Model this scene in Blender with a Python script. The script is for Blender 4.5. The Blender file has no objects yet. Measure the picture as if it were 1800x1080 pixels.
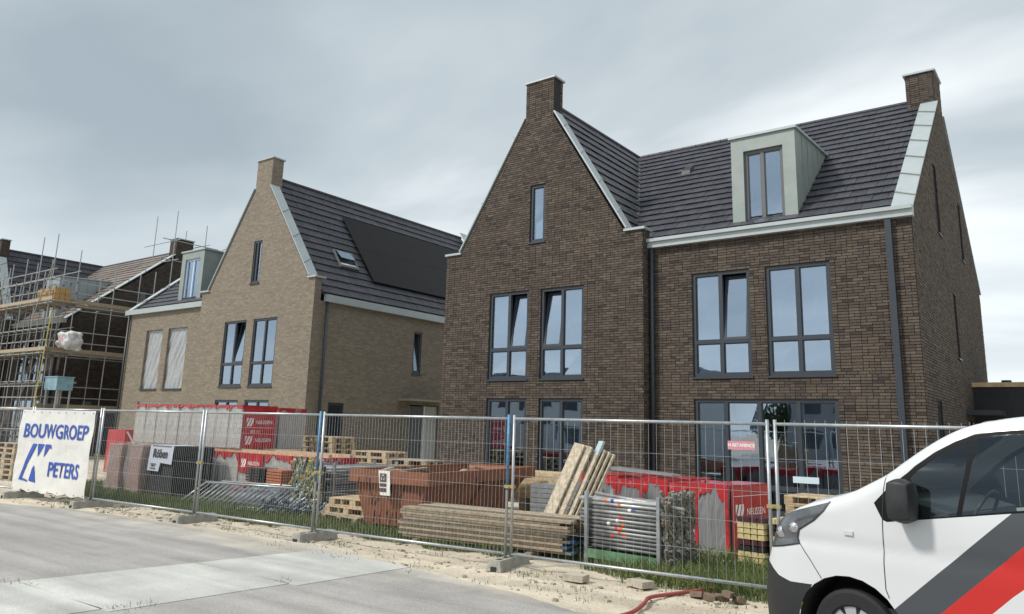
import bpy, bmesh, math, random
from mathutils import Vector, Matrix, noise
from mathutils.geometry import tessellate_polygon
random.seed(7)
S = bpy.context.scene; COL = S.collection
R = math.radians
ordn = ['first', 'second', 'third', 'fourth', 'fifth', 'sixth', 'seventh', 'eighth', 'ninth', 'tenth', 'eleventh', 'twelfth', 'thirteenth', 'fourteenth']
# ---------------------------------------------------------------- camera
yaw, pitch, roll = R(36.988), R(11.8075), R(-1.6551)
fw = Vector((-math.sin(yaw)*math.cos(pitch), math.cos(yaw)*math.cos(pitch), math.sin(pitch)))
r0 = Vector((math.cos(yaw), math.sin(yaw), 0)); u0 = r0.cross(fw)
up = u0*math.cos(roll) + r0*math.sin(roll); rt = fw.cross(up)
cd = bpy.data.cameras.new('camera'); cam = bpy.data.objects.new('camera', cd); COL.objects.link(cam)
cam.matrix_world = Matrix(((rt.x, up.x, -fw.x, 0), (rt.y, up.y, -fw.y, 0), (rt.z, up.z, -fw.z, 1.83), (0, 0, 0, 1)))
cd.sensor_width = 36; cd.lens = 1358.32/1800*36; cd.shift_y = -69.86/1800; cd.clip_end = 3000; cd.clip_start = .05
S.camera = cam
CAM = Vector((0, 0, 1.83))
# ---------------------------------------------------------------- sky, sun, exposure
SUN_AZ, SUN_EL = R(-142), R(46)      # sun behind the camera, to the left
sun_dir = Vector((math.sin(SUN_AZ)*math.cos(SUN_EL), math.cos(SUN_AZ)*math.cos(SUN_EL), math.sin(SUN_EL)))
W = bpy.data.worlds.new('World'); S.world = W; W.use_nodes = True
nt = W.node_tree; nt.nodes.clear()
def nd(t, ty, **k):
    n = t.nodes.new(ty)
    for a, b in k.items(): setattr(n, a, b)
    return n
def lk(t, a, b): t.links.new(a, b)
out = nd(nt, 'ShaderNodeOutputWorld'); bg = nd(nt, 'ShaderNodeBackground'); bg.inputs[1].default_value = .1
sky = nd(nt, 'ShaderNodeTexSky', sky_type='NISHITA', sun_disc=False, sun_elevation=SUN_EL, sun_rotation=SUN_AZ)
tc = nd(nt, 'ShaderNodeTexCoord'); sep = nd(nt, 'ShaderNodeSeparateXYZ'); lk(nt, tc.outputs['Generated'], sep.inputs[0])
mz = nd(nt, 'ShaderNodeMath', operation='MAXIMUM'); mz.inputs[1].default_value = 0.0; lk(nt, sep.outputs[2], mz.inputs[0])
az = nd(nt, 'ShaderNodeMath', operation='ADD'); az.inputs[1].default_value = .16; lk(nt, mz.outputs[0], az.inputs[0])
dv = nd(nt, 'ShaderNodeVectorMath', operation='DIVIDE'); lk(nt, tc.outputs['Generated'], dv.inputs[0])
cmb = nd(nt, 'ShaderNodeCombineXYZ')
for i in range(3): lk(nt, az.outputs[0], cmb.inputs[i])
lk(nt, cmb.outputs[0], dv.inputs[1])
mp = nd(nt, 'ShaderNodeMapping'); mp.inputs['Scale'].default_value = (.5, .9, 0); mp.inputs['Rotation'].default_value = (0, 0, R(40)); mp.inputs['Location'].default_value = (1.7, .2, 0)
lk(nt, dv.outputs[0], mp.inputs[0])
n1 = nd(nt, 'ShaderNodeTexNoise'); n1.inputs['Scale'].default_value = .8; n1.inputs['Detail'].default_value = 6; n1.inputs['Roughness'].default_value = .48; n1.inputs['Distortion'].default_value = .2
lk(nt, mp.outputs[0], n1.inputs['Vector'])
rp = nd(nt, 'ShaderNodeValToRGB'); e = rp.color_ramp.elements
e[0].position = .38; e[0].color = (3.6, 4.25, 4.65, 1); e[1].position = .60; e[1].color = (9.4, 9.8, 9.9, 1)
m = e.new(.5); m.color = (5.5, 6.1, 6.4, 1)
lk(nt, n1.outputs[0], rp.inputs[0])
# thin blue lets through low on the horizon, bright veil
hz = nd(nt, 'ShaderNodeMapRange', interpolation_type='SMOOTHSTEP'); hz.inputs[1].default_value = .34; hz.inputs[2].default_value = .02; hz.inputs[4].default_value = .7; lk(nt, mz.outputs[0], hz.inputs[0])
hm = nd(nt, 'ShaderNodeMix', data_type='RGBA'); lk(nt, hz.outputs[0], hm.inputs[0]); lk(nt, rp.outputs[0], hm.inputs[6]); hm.inputs[7].default_value = (8.4, 9.0, 9.25, 1)
mx = nd(nt, 'ShaderNodeMix', data_type='RGBA'); mx.inputs[0].default_value = .9
lk(nt, sky.outputs[0], mx.inputs[6]); lk(nt, hm.outputs[2], mx.inputs[7])
lk(nt, mx.outputs[2], bg.inputs[0]); lk(nt, bg.outputs[0], out.inputs[0])
sd = bpy.data.lights.new('sun', 'SUN'); sd.energy = 2.7; sd.angle = R(7); sd.color = (1, .95, .88)
so = bpy.data.objects.new('sun', sd); COL.objects.link(so); so.rotation_euler = sun_dir.to_track_quat('Z', 'Y').to_euler()
so.location = (-20, -20, 30)
S.view_settings.view_transform = 'Standard'; S.view_settings.look = 'None'; S.view_settings.exposure = .24; S.view_settings.gamma = 1
# ---------------------------------------------------------------- materials
MATS = {}
def mat(name, col, rough=.7, metal=0., noise_s=0, noise_a=.25, bump=0., spec=.5, col2=None, uv=False, bump_s=None):
    if name in MATS: return MATS[name]
    m = bpy.data.materials.new(name); m.use_nodes = True; t = m.node_tree; b = t.nodes['Principled BSDF']
    b.inputs['Roughness'].default_value = rough; b.inputs['Metallic'].default_value = metal; b.inputs['Specular IOR Level'].default_value = spec
    c = (*col, 1)
    if noise_s:
        co = nd(t, 'ShaderNodeTexCoord'); nz = nd(t, 'ShaderNodeTexNoise'); nz.inputs['Scale'].default_value = noise_s; nz.inputs['Detail'].default_value = 6; nz.inputs['Roughness'].default_value = .62
        lk(t, co.outputs['UV' if uv else 'Object'], nz.inputs['Vector'])
        mr = nd(t, 'ShaderNodeMapRange'); mr.inputs[1].default_value = .3; mr.inputs[2].default_value = .7; lk(t, nz.outputs[0], mr.inputs[0])
        mi = nd(t, 'ShaderNodeMix', data_type='RGBA'); lk(t, mr.outputs[0], mi.inputs[0])
        c2 = col2 if col2 else tuple(x*(1-noise_a) for x in col)
        c1 = col if col2 else tuple(min(1, x*(1+noise_a)) for x in col)
        mi.inputs[6].default_value = (*c1, 1); mi.inputs[7].default_value = (*c2, 1)
        lk(t, mi.outputs[2], b.inputs['Base Color'])
        if bump:
            bp = nd(t, 'ShaderNodeBump'); bp.inputs['Strength'].default_value = bump; bp.inputs['Distance'].default_value = .02
            if bump_s:
                nz2 = nd(t, 'ShaderNodeTexNoise'); nz2.inputs['Scale'].default_value = bump_s; nz2.inputs['Detail'].default_value = 4
                lk(t, co.outputs['UV' if uv else 'Object'], nz2.inputs['Vector']); lk(t, nz2.outputs[0], bp.inputs['Height'])
            else: lk(t, nz.outputs[0], bp.inputs['Height'])
            lk(t, bp.outputs[0], b.inputs['Normal'])
    else: b.inputs['Base Color'].default_value = c
    MATS[name] = m; return m
def brickmat(name, cols, mortar, course=.0625, ln=.22):
    m = bpy.data.materials.new(name); m.use_nodes = True; t = m.node_tree; b = t.nodes['Principled BSDF']; b.inputs['Roughness'].default_value = .85
    co = nd(t, 'ShaderNodeTexCoord'); bt = nd(t, 'ShaderNodeTexBrick'); lk(t, co.outputs['UV'], bt.inputs['Vector'])
    bt.inputs['Scale'].default_value = 1; bt.inputs['Brick Width'].default_value = ln; bt.inputs['Row Height'].default_value = course
    bt.inputs['Mortar Size'].default_value = .0055; bt.inputs['Mortar Smooth'].default_value = .2; bt.offset = .5; bt.squash_frequency = 3; bt.squash = .55
    bt.inputs['Color1'].default_value = (0, 0, 0, 1); bt.inputs['Color2'].default_value = (1, 1, 1, 1); bt.inputs['Mortar'].default_value = (.5, .5, .5, 1)
    nz = nd(t, 'ShaderNodeTexNoise'); nz.inputs['Scale'].default_value = 1.1; nz.inputs['Detail'].default_value = 3; lk(t, co.outputs['UV'], nz.inputs['Vector'])
    nf = nd(t, 'ShaderNodeTexNoise'); nf.inputs['Scale'].default_value = 45; lk(t, co.outputs['UV'], nf.inputs['Vector'])
    ad = nd(t, 'ShaderNodeMath', operation='MULTIPLY_ADD'); lk(t, bt.outputs['Color'], ad.inputs[0]); ad.inputs[1].default_value = .75
    sc = nd(t, 'ShaderNodeMath', operation='MULTIPLY'); lk(t, nz.outputs[0], sc.inputs[0]); sc.inputs[1].default_value = .25; lk(t, sc.outputs[0], ad.inputs[2])
    rp = nd(t, 'ShaderNodeValToRGB'); el = rp.color_ramp.elements
    el[0].color = (*cols[0], 1); el[1].color = (*cols[-1], 1)
    for i, c in enumerate(cols[1:-1]): q = el.new((i+1)/(len(cols)-1)); q.color = (*c, 1)
    lk(t, ad.outputs[0], rp.inputs[0])
    ml = nd(t, 'ShaderNodeMix', data_type='RGBA', blend_type='MULTIPLY'); ml.inputs[0].default_value = .5; lk(t, rp.outputs[0], ml.inputs[6]); lk(t, nf.outputs[0], ml.inputs[7])
    mi = nd(t, 'ShaderNodeMix', data_type='RGBA'); lk(t, bt.outputs['Fac'], mi.inputs[0]); lk(t, ml.outputs[2], mi.inputs[6]); mi.inputs[7].default_value = (*mortar, 1)
    lk(t, mi.outputs[2], b.inputs['Base Color'])
    bp = nd(t, 'ShaderNodeBump', invert=True); bp.inputs['Strength'].default_value = .8; bp.inputs['Distance'].default_value = .01; lk(t, bt.outputs['Fac'], bp.inputs['Height']); lk(t, bp.outputs[0], b.inputs['Normal'])
    return m
def attrmat(name, ramp, rough=.85, ns=40, bump=.5, spec=.4):
    """colour of each brick / tile / plank from its own mesh attribute 'tone' (0..1)"""
    m = bpy.data.materials.new(name); m.use_nodes = True; t = m.node_tree; b = t.nodes['Principled BSDF']; b.inputs['Roughness'].default_value = rough; b.inputs['Specular IOR Level'].default_value = spec
    at = nd(t, 'ShaderNodeAttribute', attribute_name='tone')
    rp = nd(t, 'ShaderNodeValToRGB'); el = rp.color_ramp.elements; rp.color_ramp.interpolation = 'LINEAR'
    el[0].color = (*ramp[0], 1); el[1].color = (*ramp[-1], 1)
    for i, c in enumerate(ramp[1:-1]): q = el.new((i+1)/(len(ramp)-1)); q.color = (*c, 1)
    lk(t, at.outputs['Fac'], rp.inputs[0])
    ge = nd(t, 'ShaderNodeNewGeometry'); nz = nd(t, 'ShaderNodeTexNoise'); nz.inputs['Scale'].default_value = ns; nz.inputs['Detail'].default_value = 4; lk(t, ge.outputs['Position'], nz.inputs['Vector'])
    mr = nd(t, 'ShaderNodeMapRange'); mr.inputs[1].default_value = .25; mr.inputs[2].default_value = .75; mr.inputs[3].default_value = .62; mr.inputs[4].default_value = 1.25; lk(t, nz.outputs[0], mr.inputs[0])
    ml = nd(t, 'ShaderNodeMix', data_type='RGBA', blend_type='MULTIPLY'); ml.inputs[0].default_value = 1; lk(t, rp.outputs[0], ml.inputs[6]); lk(t, mr.outputs[0], ml.inputs[7]); lk(t, ml.outputs[2], b.inputs['Base Color'])
    bp = nd(t, 'ShaderNodeBump'); bp.inputs['Strength'].default_value = bump; bp.inputs['Distance'].default_value = .006; lk(t, nz.outputs[0], bp.inputs['Height']); lk(t, bp.outputs[0], b.inputs['Normal'])
    return m
BRK = attrmat('brown_brick', [(.037, .03, .028), (.063, .05, .042), (.084, .066, .054), (.106, .085, .067), (.136, .111, .085), (.22, .185, .145)])
TILE = attrmat('anthracite_roof_tile', [(.036, .037, .047), (.047, .048, .06), (.056, .057, .07)], rough=.5, ns=9, bump=.15)
BTILE = attrmat('brown_roof_tile', [(.13, .105, .092), (.18, .148, .13), (.215, .18, .155)], rough=.6, ns=9, bump=.15)
WOODG = attrmat('weathered_board', [(.15, .12, .085), (.3, .245, .175), (.43, .365, .27), (.33, .265, .19), (.52, .45, .34)], rough=.85, ns=14)
WOODN = attrmat('fresh_pine', [(.42, .31, .18), (.52, .40, .25), (.58, .46, .3)], rough=.75, ns=14)
MORT = mat('dark_mortar', (.03, .027, .025), .95, noise_s=8)
BEIGE = brickmat('beige_brick', [(.21, .175, .13), (.27, .23, .175), (.3, .258, .198), (.38, .335, .265)], (.22, .19, .15))
DARKB = brickmat('dark_brick', [(.03, .025, .023), (.06, .046, .04), (.085, .065, .05), (.12, .09, .065)], (.035, .03, .028))
ZINC = mat('zinc_sheet', (.27, .31, .295), .5, .25, noise_s=2.5, noise_a=.1)
ZINCL = mat('pale_zinc_trim', (.40, .45, .46), .48, .25, noise_s=3, noise_a=.06)
ANTH = mat('anthracite_frame', (.035, .045, .058), .4)
PIPE = mat('downpipe_grey', (.03, .04, .055), .45)
WHITEF = mat('white_frame', (.72, .74, .76), .4)
GALV = mat('galvanised_steel', (.42, .45, .47), .42, .7, noise_s=14, noise_a=.18)
GALVB = mat('blue_painted_steel', (.10, .24, .42), .5, .2, noise_s=20, noise_a=.25)
GTUBE = mat('scaffold_tube', (.36, .37, .37), .5, .6, noise_s=6, noise_a=.3)
CONC = mat('concrete_block', (.33, .32, .28), .9, noise_s=9, noise_a=.25, bump=.4)
BLACKP = mat('black_plastic', (.018, .019, .021), .55, noise_s=60, noise_a=.2)
RUBBER = mat('tyre_rubber', (.012, .012, .013), .75)
RED = mat('red_wrap', (.4, .028, .034), .3, noise_s=5, noise_a=.3, bump=.35, bump_s=9)
HOODM = mat('printed_red_film', (.42, .03, .036), .22, noise_s=4.5, bump=.4, col2=(.5, .33, .33), bump_s=10)
_mr = [n_ for n_ in HOODM.node_tree.nodes if n_.type == 'MAP_RANGE'][0]; _mr.inputs[1].default_value = .55; _mr.inputs[2].default_value = .66
WHITE = mat('white_print', (.78, .78, .76), .5)
BLUE = mat('blue_print', (.03, .09, .42), .5)
BLACK = mat('black_print', (.015, .015, .015), .5)
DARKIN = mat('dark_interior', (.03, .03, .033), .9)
ROOMW = mat('interior_plaster', (.22, .215, .2), .95)
def glassmat(name, refl=.5, tint=(.55, .62, .66), blend=.35):
    m = bpy.data.materials.new(name); m.use_nodes = True; t = m.node_tree; t.nodes.clear()
    o = nd(t, 'ShaderNodeOutputMaterial'); g = nd(t, 'ShaderNodeBsdfGlossy'); g.inputs['Roughness'].default_value = .012; g.inputs['Color'].default_value = (.68, .81, .97, 1)  # blue glossy colour paints in the bluer sky that the panes mirror
    tr = nd(t, 'ShaderNodeBsdfTransparent'); tr.inputs[0].default_value = (*tint, 1)
    fr = nd(t, 'ShaderNodeLayerWeight'); fr.inputs[0].default_value = blend
    mr = nd(t, 'ShaderNodeMapRange'); mr.inputs[3].default_value = refl; mr.inputs[4].default_value = .95; lk(t, fr.outputs['Fresnel'], mr.inputs[0])
    nz = nd(t, 'ShaderNodeTexNoise'); nz.inputs['Scale'].default_value = .9; tcx = nd(t, 'ShaderNodeTexCoord'); lk(t, tcx.outputs['Object'], nz.inputs['Vector'])
    bp = nd(t, 'ShaderNodeBump'); bp.inputs['Strength'].default_value = .06; bp.inputs['Distance'].default_value = .05; lk(t, nz.outputs[0], bp.inputs['Height']); lk(t, bp.outputs[0], g.inputs['Normal'])
    mx = nd(t, 'ShaderNodeMixShader'); lk(t, mr.outputs[0], mx.inputs[0]); lk(t, tr.outputs[0], mx.inputs[1]); lk(t, g.outputs[0], mx.inputs[2]); lk(t, mx.outputs[0], o.inputs[0])
    return m
GLASS = glassmat('coated_glass_sky_tint', .42)
CGLASS = glassmat('van_glass', .06, blend=.12, tint=(.8, .9, .87))
def wrapmat(name, col, alpha, rough=.25):
    m = bpy.data.materials.new(name); m.use_nodes = True; t = m.node_tree; b = t.nodes['Principled BSDF']
    b.inputs['Base Color'].default_value = (*col, 1); b.inputs['Roughness'].default_value = rough; b.inputs['Alpha'].default_value = alpha
    co = nd(t, 'ShaderNodeTexCoord'); mpp = nd(t, 'ShaderNodeMapping'); mpp.inputs['Scale'].default_value = (3.5, 3.5, .9); lk(t, co.outputs['Object'], mpp.inputs[0])
    nz = nd(t, 'ShaderNodeTexNoise'); nz.inputs['Scale'].default_value = 2; nz.inputs['Detail'].default_value = 2.5; nz.inputs['Distortion'].default_value = 1.6; lk(t, mpp.outputs[0], nz.inputs['Vector'])
    bp = nd(t, 'ShaderNodeBump'); bp.inputs['Strength'].default_value = 1; bp.inputs['Distance'].default_value = .04; lk(t, nz.outputs[0], bp.inputs['Height']); lk(t, bp.outputs[0], b.inputs['Normal'])
    return m
WRAPG = wrapmat('grey_stretch_film', (.3, .31, .32), .66, .1)
WRAPW = wrapmat('clear_stretch_film', (.78, .78, .77), .36, .15)
WRAPC = wrapmat('thin_clear_film', (.8, .82, .84), .2, .1)
PLASTIC = wrapmat('plastic_sheet', (.36, .38, .4), 1.0, .18)
# ---------------------------------------------------------------- mesh helpers
ROOTLOC = {}
def rl(o):
    while o is not None:
        if o.name in ROOTLOC: return ROOTLOC[o.name]
        o = o.parent
    return Vector((0, 0, 0))
class MB:
    def __init__(s): s.v = []; s.f = []; s.t = []; s.tone = 0.
    def quad(s, *p):
        i = len(s.v); s.v += [Vector(q) for q in p]; s.f.append(tuple(range(i, i+len(p)))); s.t.append(s.tone)
    def hexa(s, p, skip=()):      # 8 points: bottom 4 ccw, top 4 ccw
        i = len(s.v); s.v += [Vector(q) for q in p]
        for k, q in enumerate(((3, 2, 1, 0), (4, 5, 6, 7), (0, 1, 5, 4), (1, 2, 6, 5), (2, 3, 7, 6), (3, 0, 4, 7))):
            if k in skip: continue
            s.f.append(tuple(i+a for a in q)); s.t.append(s.tone)
        return s
    def box(s, x0, x1, y0, y1, z0, z1, skip=()):
        return s.hexa([(x0, y0, z0), (x1, y0, z0), (x1, y1, z0), (x0, y1, z0), (x0, y0, z1), (x1, y0, z1), (x1, y1, z1), (x0, y1, z1)], skip)
    def obox(s, c, ax, ay, az, hx, hy, hz):
        c = Vector(c); P = []
        for k in (-1, 1):
            for i, j in ((-1, -1), (1, -1), (1, 1), (-1, 1)): P.append(c+ax*hx*i+ay*hy*j+az*hz*k)
        return s.hexa(P)
    def bar(s, p0, p1, w, h, upv=(0, 0, 1)):
        p0 = Vector(p0); p1 = Vector(p1); a = (p1-p0); L = a.length; a.normalize(); b = Vector(upv).cross(a)
        if b.length < 1e-4: b = Vector((1, 0, 0)).cross(a)
        b.normalize(); c = a.cross(b)
        return s.obox((p0+p1)/2, a, b, c, L/2, w/2, h/2)
    def tube(s, p0, p1, r, n=8, r1=None, cap=True):
        p0 = Vector(p0); p1 = Vector(p1); a = (p1-p0).normalized(); b = a.orthogonal().normalized(); c = a.cross(b); r1 = r if r1 is None else r1
        i = len(s.v)
        for k in range(n):
            t = 2*math.pi*k/n; d = b*math.cos(t)+c*math.sin(t); s.v += [p0+d*r, p1+d*r1]
        for k in range(n):
            q = (k+1) % n; s.f.append((i+2*k, i+2*q, i+2*q+1, i+2*k+1)); s.t.append(s.tone)
        if cap:
            s.f.append(tuple(i+2*k for k in range(n))[::-1]); s.t.append(s.tone); s.f.append(tuple(i+2*k+1 for k in range(n))); s.t.append(s.tone)
        return s
    def slab(s, outer, holes, fn, t):
        """polygon (s,z) with holes, front at depth 0, back at depth t; fn(s,z,d)->point"""
        loops = [outer]+holes
        tri = tessellate_polygon([[Vector((a, b, 0)) for a, b in l] for l in loops]); fl = [p for l in loops for p in l]
        for d in (0, t):
            i = len(s.v); s.v += [Vector(fn(a, b, d)) for a, b in fl]
            for q in tri: s.f.append(tuple(i+k for k in (q if d == 0 else q[::-1]))); s.t.append(s.tone)
        for l in loops:
            for k in range(len(l)):
                a, b = l[k], l[(k+1) % len(l)]
                s.quad(fn(*a, 0), fn(*b, 0), fn(*b, t), fn(*a, t))
        return s
    def mesh(s, name, off=Vector((0, 0, 0)), recalc=True):
        me = bpy.data.meshes.new(name); me.from_pydata([v-off for v in s.v], [], s.f)
        if recalc:
            bm = bmesh.new(); bm.from_mesh(me); bmesh.ops.recalc_face_normals(bm, faces=bm.faces); bm.to_mesh(me); bm.free()
        at = me.attributes.new('tone', 'FLOAT', 'FACE'); at.data.foreach_set('value', s.t if len(s.t) == len(me.polygons) else [0.]*len(me.polygons))
        uv = me.uv_layers.new(name='UVMap'); buf = [0.]*(2*len(me.loops))
        for p in me.polygons:
            n = p.normal
            if abs(n.z) < .9:
                ux, uy = -n.y, n.x; l = math.hypot(ux, uy); ux /= l; uy /= l
                vx, vy, vz = -uy*n.z*-1, ux*n.z*-1, (ux*n.y-uy*n.x)*-1
                vx, vy, vz = n.y*0-n.z*uy, n.z*ux-n.x*0, n.x*uy-n.y*ux
                for li in p.loop_indices:
                    c = me.vertices[me.loops[li].vertex_index].co+off
                    buf[2*li] = c.x*ux+c.y*uy; buf[2*li+1] = c.x*vx+c.y*vy+c.z*vz
            else:
                for li in p.loop_indices:
                    c = me.vertices[me.loops[li].vertex_index].co+off; buf[2*li] = c.x; buf[2*li+1] = c.y
        uv.data.foreach_set('uv', buf)
        return me
    def build(s, name, m, parent=None, smooth=False, recalc=True, **tags):
        me = s.mesh(name, rl(parent), recalc); o = bpy.data.objects.new(name, me); COL.objects.link(o); me.materials.append(m)
        if parent is not None: o.parent = parent
        if smooth:
            for p in me.polygons: p.use_smooth = True
        for k, v in tags.items(): o[{'cat': 'category'}.get(k, k)] = v
        return o
def thing(name, label, cat, loc=(0, 0, 0), group=None, rotz=0):
    o = bpy.data.objects.new(name, None); COL.objects.link(o); o.location = loc; o.rotation_euler = (0, 0, rotz); o['label'] = label; o['category'] = cat
    o.empty_display_size = .2
    if group: o['group'] = group
    return o
def wthing(name, label, cat, loc, group=None):   # parts are given in world coordinates
    o = thing(name, label, cat, loc, group); ROOTLOC[o.name] = Vector(loc); return o
def inst(name, me, parent=None, loc=(0, 0, 0), rot=None, scale=None):
    o = bpy.data.objects.new(name, me); COL.objects.link(o); o.location = loc
    if rot is not None: o.rotation_euler = rot
    if scale is not None: o.scale = scale
    if parent is not None: o.parent = parent
    return o
def text(body, size, m, fn, name='lettering', parent=None, squash=1., ext=.002, shear=0., align='CENTER', bold=0.):
    """flat lettering laid on a surface: fn(a,b,d)->world point of text-plane coordinates"""
    cu = bpy.data.curves.new(name, 'FONT'); cu.body = body; cu.size = size; cu.align_x = align; cu.align_y = 'CENTER'; cu.offset = bold; cu.resolution_u = 3
    to = bpy.data.objects.new('tmp', cu); COL.objects.link(to); dg = bpy.context.evaluated_depsgraph_get(); me = bpy.data.meshes.new_from_object(to.evaluated_get(dg)); bpy.data.objects.remove(to)
    off = rl(parent)
    for v in me.vertices: v.co = Vector(fn(v.co.x*squash+shear*v.co.y, v.co.y, ext))-off
    me.materials.clear(); me.materials.append(m); o = bpy.data.objects.new(name, me); COL.objects.link(o)
    if parent is not None: o.parent = parent
    return o
# ---------------------------------------------------------------- ground
def sheet(name, pts, z, m, kind='structure', sub=0, amp=0, **k):
    mb = MB(); mb.quad(*[(x, y, z) for x, y in pts]); o = mb.build(name, m, recalc=False, kind=kind, **k); return o
SAND = mat('sandy_soil', (.60, .54, .43), .95, noise_s=2.2, bump=.7, col2=(.45, .39, .3), bump_s=25)
ASPH = mat('weathered_asphalt', (.345, .335, .32), .92, noise_s=.9, noise_a=.13, bump=.5, bump_s=70)
def ground_grain(m, sand_edge):
    t = m.node_tree; b = t.nodes['Principled BSDF']; src = b.inputs['Base Color'].links[0].from_socket
    co = nd(t, 'ShaderNodeTexCoord'); nz = nd(t, 'ShaderNodeTexNoise'); nz.inputs['Scale'].default_value = 95; nz.inputs['Detail'].default_value = 2; lk(t, co.outputs['Object'], nz.inputs['Vector'])
    mr = nd(t, 'ShaderNodeMapRange'); mr.inputs[1].default_value = .3; mr.inputs[2].default_value = .7; mr.inputs[3].default_value = .68; mr.inputs[4].default_value = 1.3; lk(t, nz.outputs[0], mr.inputs[0])
    ml = nd(t, 'ShaderNodeMix', data_type='RGBA', blend_type='MULTIPLY'); ml.inputs[0].default_value = 1; lk(t, src, ml.inputs[6]); lk(t, mr.outputs[0], ml.inputs[7]); outp = ml.outputs[2]
    if sand_edge:      # blown sand lying on the asphalt beside the verge
        sp = nd(t, 'ShaderNodeSeparateXYZ'); lk(t, co.outputs['Object'], sp.inputs[0]); n2 = nd(t, 'ShaderNodeTexNoise'); n2.inputs['Scale'].default_value = 1.4; n2.inputs['Detail'].default_value = 7; n2.inputs['Roughness'].default_value = .7; lk(t, co.outputs['Object'], n2.inputs['Vector'])
        ma = nd(t, 'ShaderNodeMath', operation='MULTIPLY_ADD'); lk(t, n2.outputs[0], ma.inputs[0]); ma.inputs[1].default_value = 3.4; lk(t, sp.outputs[1], ma.inputs[2])
        m2 = nd(t, 'ShaderNodeMapRange', interpolation_type='SMOOTHSTEP'); m2.inputs[1].default_value = 8.5; m2.inputs[2].default_value = 10.1; m2.inputs[4].default_value = .8; lk(t, ma.outputs[0], m2.inputs[0])
        mx_ = nd(t, 'ShaderNodeMix', data_type='RGBA'); lk(t, m2.outputs[0], mx_.inputs[0]); lk(t, outp, mx_.inputs[6]); mx_.inputs[7].default_value = (.54, .49, .4, 1); outp = mx_.outputs[2]
    m3 = nd(t, 'ShaderNodeMapping'); m3.inputs['Scale'].default_value = (.12, 1.5, 1); lk(t, co.outputs['Object'], m3.inputs[0]); n3 = nd(t, 'ShaderNodeTexNoise'); n3.inputs['Scale'].default_value = 1.6; n3.inputs['Detail'].default_value = 5; lk(t, m3.outputs[0], n3.inputs['Vector'])
    r3 = nd(t, 'ShaderNodeMapRange'); r3.inputs[1].default_value = .35; r3.inputs[2].default_value = .65; r3.inputs[3].default_value = .8; r3.inputs[4].default_value = 1.12; lk(t, n3.outputs[0], r3.inputs[0]); l3 = nd(t, 'ShaderNodeMix', data_type='RGBA', blend_type='MULTIPLY'); l3.inputs[0].default_value = 1; lk(t, outp, l3.inputs[6]); lk(t, r3.outputs[0], l3.inputs[7]); outp = l3.outputs[2]
    lk(t, outp, b.inputs['Base Color'])
ground_grain(ASPH, True)
SLAB = mat('concrete_slab', (.46, .465, .44), .9, noise_s=1.1, noise_a=.16, bump=.15, bump_s=30)
GRASS = attrmat('grass', [(.075, .12, .03), (.12, .17, .05), (.22, .23, .1)], rough=.8, ns=3, bump=0)
ground_grain(SLAB, False); ground_grain(SAND, False)
def grid_sheet(name, x0, x1, y0, y1, step, zf, m, **k):
    nx = int((x1-x0)/step); ny = int((y1-y0)/step); me = bpy.data.meshes.new(name)
    vs = [(x0+i*step, y0+j*step, zf(x0+i*step, y0+j*step)) for j in range(ny+1) for i in range(nx+1)]
    fs = [(j*(nx+1)+i, j*(nx+1)+i+1, (j+1)*(nx+1)+i+1, (j+1)*(nx+1)+i) for j in range(ny) for i in range(nx)]
    me.from_pydata(vs, [], fs); me.materials.append(m)
    for p in me.polygons: p.use_smooth = True
    o = bpy.data.objects.new(name, me); COL.objects.link(o); o['kind'] = 'structure'
    for a, b in k.items(): o[a] = b
    return o
sheet('ground', [(-900, -600), (600, -600), (600, 900), (-900, 900)], -.05, SAND)
def sandz(x, y):
    edge = min(1, max(0, (y-7.0)/1.2)); far = 1 if y < 15 else max(0, 1-(y-15)/2)
    return (.035*noise.noise((x*.7, y*.9, 0))+.024*noise.noise((x*3, y*3, 5))+.014*noise.noise((x*8, y*8, 2)))*edge*far-.01
grid_sheet('sand_verge', -34, 8, 6.6, 17.6, .075, sandz, SAND)
redge = [(-60, 6.2), (-26, 6.7), (-18.3, 7.05), (-16.5, 7.65), (-13.0, 8.0), (-9.8, 8.15), (-7.45, 7.8), (-5.5, 7.5), (-4.6, 7.22), (-3.5, 6.95), (-1, 6.8), (40, 6.6)]
pts = []
for (a, b), (c, d) in zip(redge, redge[1:]):
    n = max(1, int((c-a)/.12)) if a > -27 and c < 3 else 1
    for i in range(n):
        t = i/n; x = a+(c-a)*t; pts.append((x, b+(d-b)*t+(.07*noise.noise((x*2.2, 1, 0))+.04*noise.noise((x*9, 4, 0)) if n > 1 else 0)))
mb = MB()
for (a, b), (c, d) in zip(pts, pts[1:]+[redge[-1]]): mb.quad((a, -40, .024), (c, -40, .024), (c, d, .024), (a, b, .024))
mb.build('road', ASPH, recalc=False, kind='structure')
SX = lambda y: -9.75+(y-4)*.12
for i, (ya, yb) in enumerate(((1.2, 4.02), (4.05, 6.02), (6.05, 7.78))):
    mb = MB(); mb.hexa([(SX(ya), ya, .0), (SX(ya)+2.05, ya-.02, .0), (SX(yb)+1.9, yb+.03, .0), (SX(yb), yb, .0), (SX(ya), ya, .03), (SX(ya)+2.05, ya-.02, .03), (SX(yb)+1.9, yb+.03, .03), (SX(yb), yb, .03)])
    mb.build('concrete_path', SLAB, kind='structure')
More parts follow.
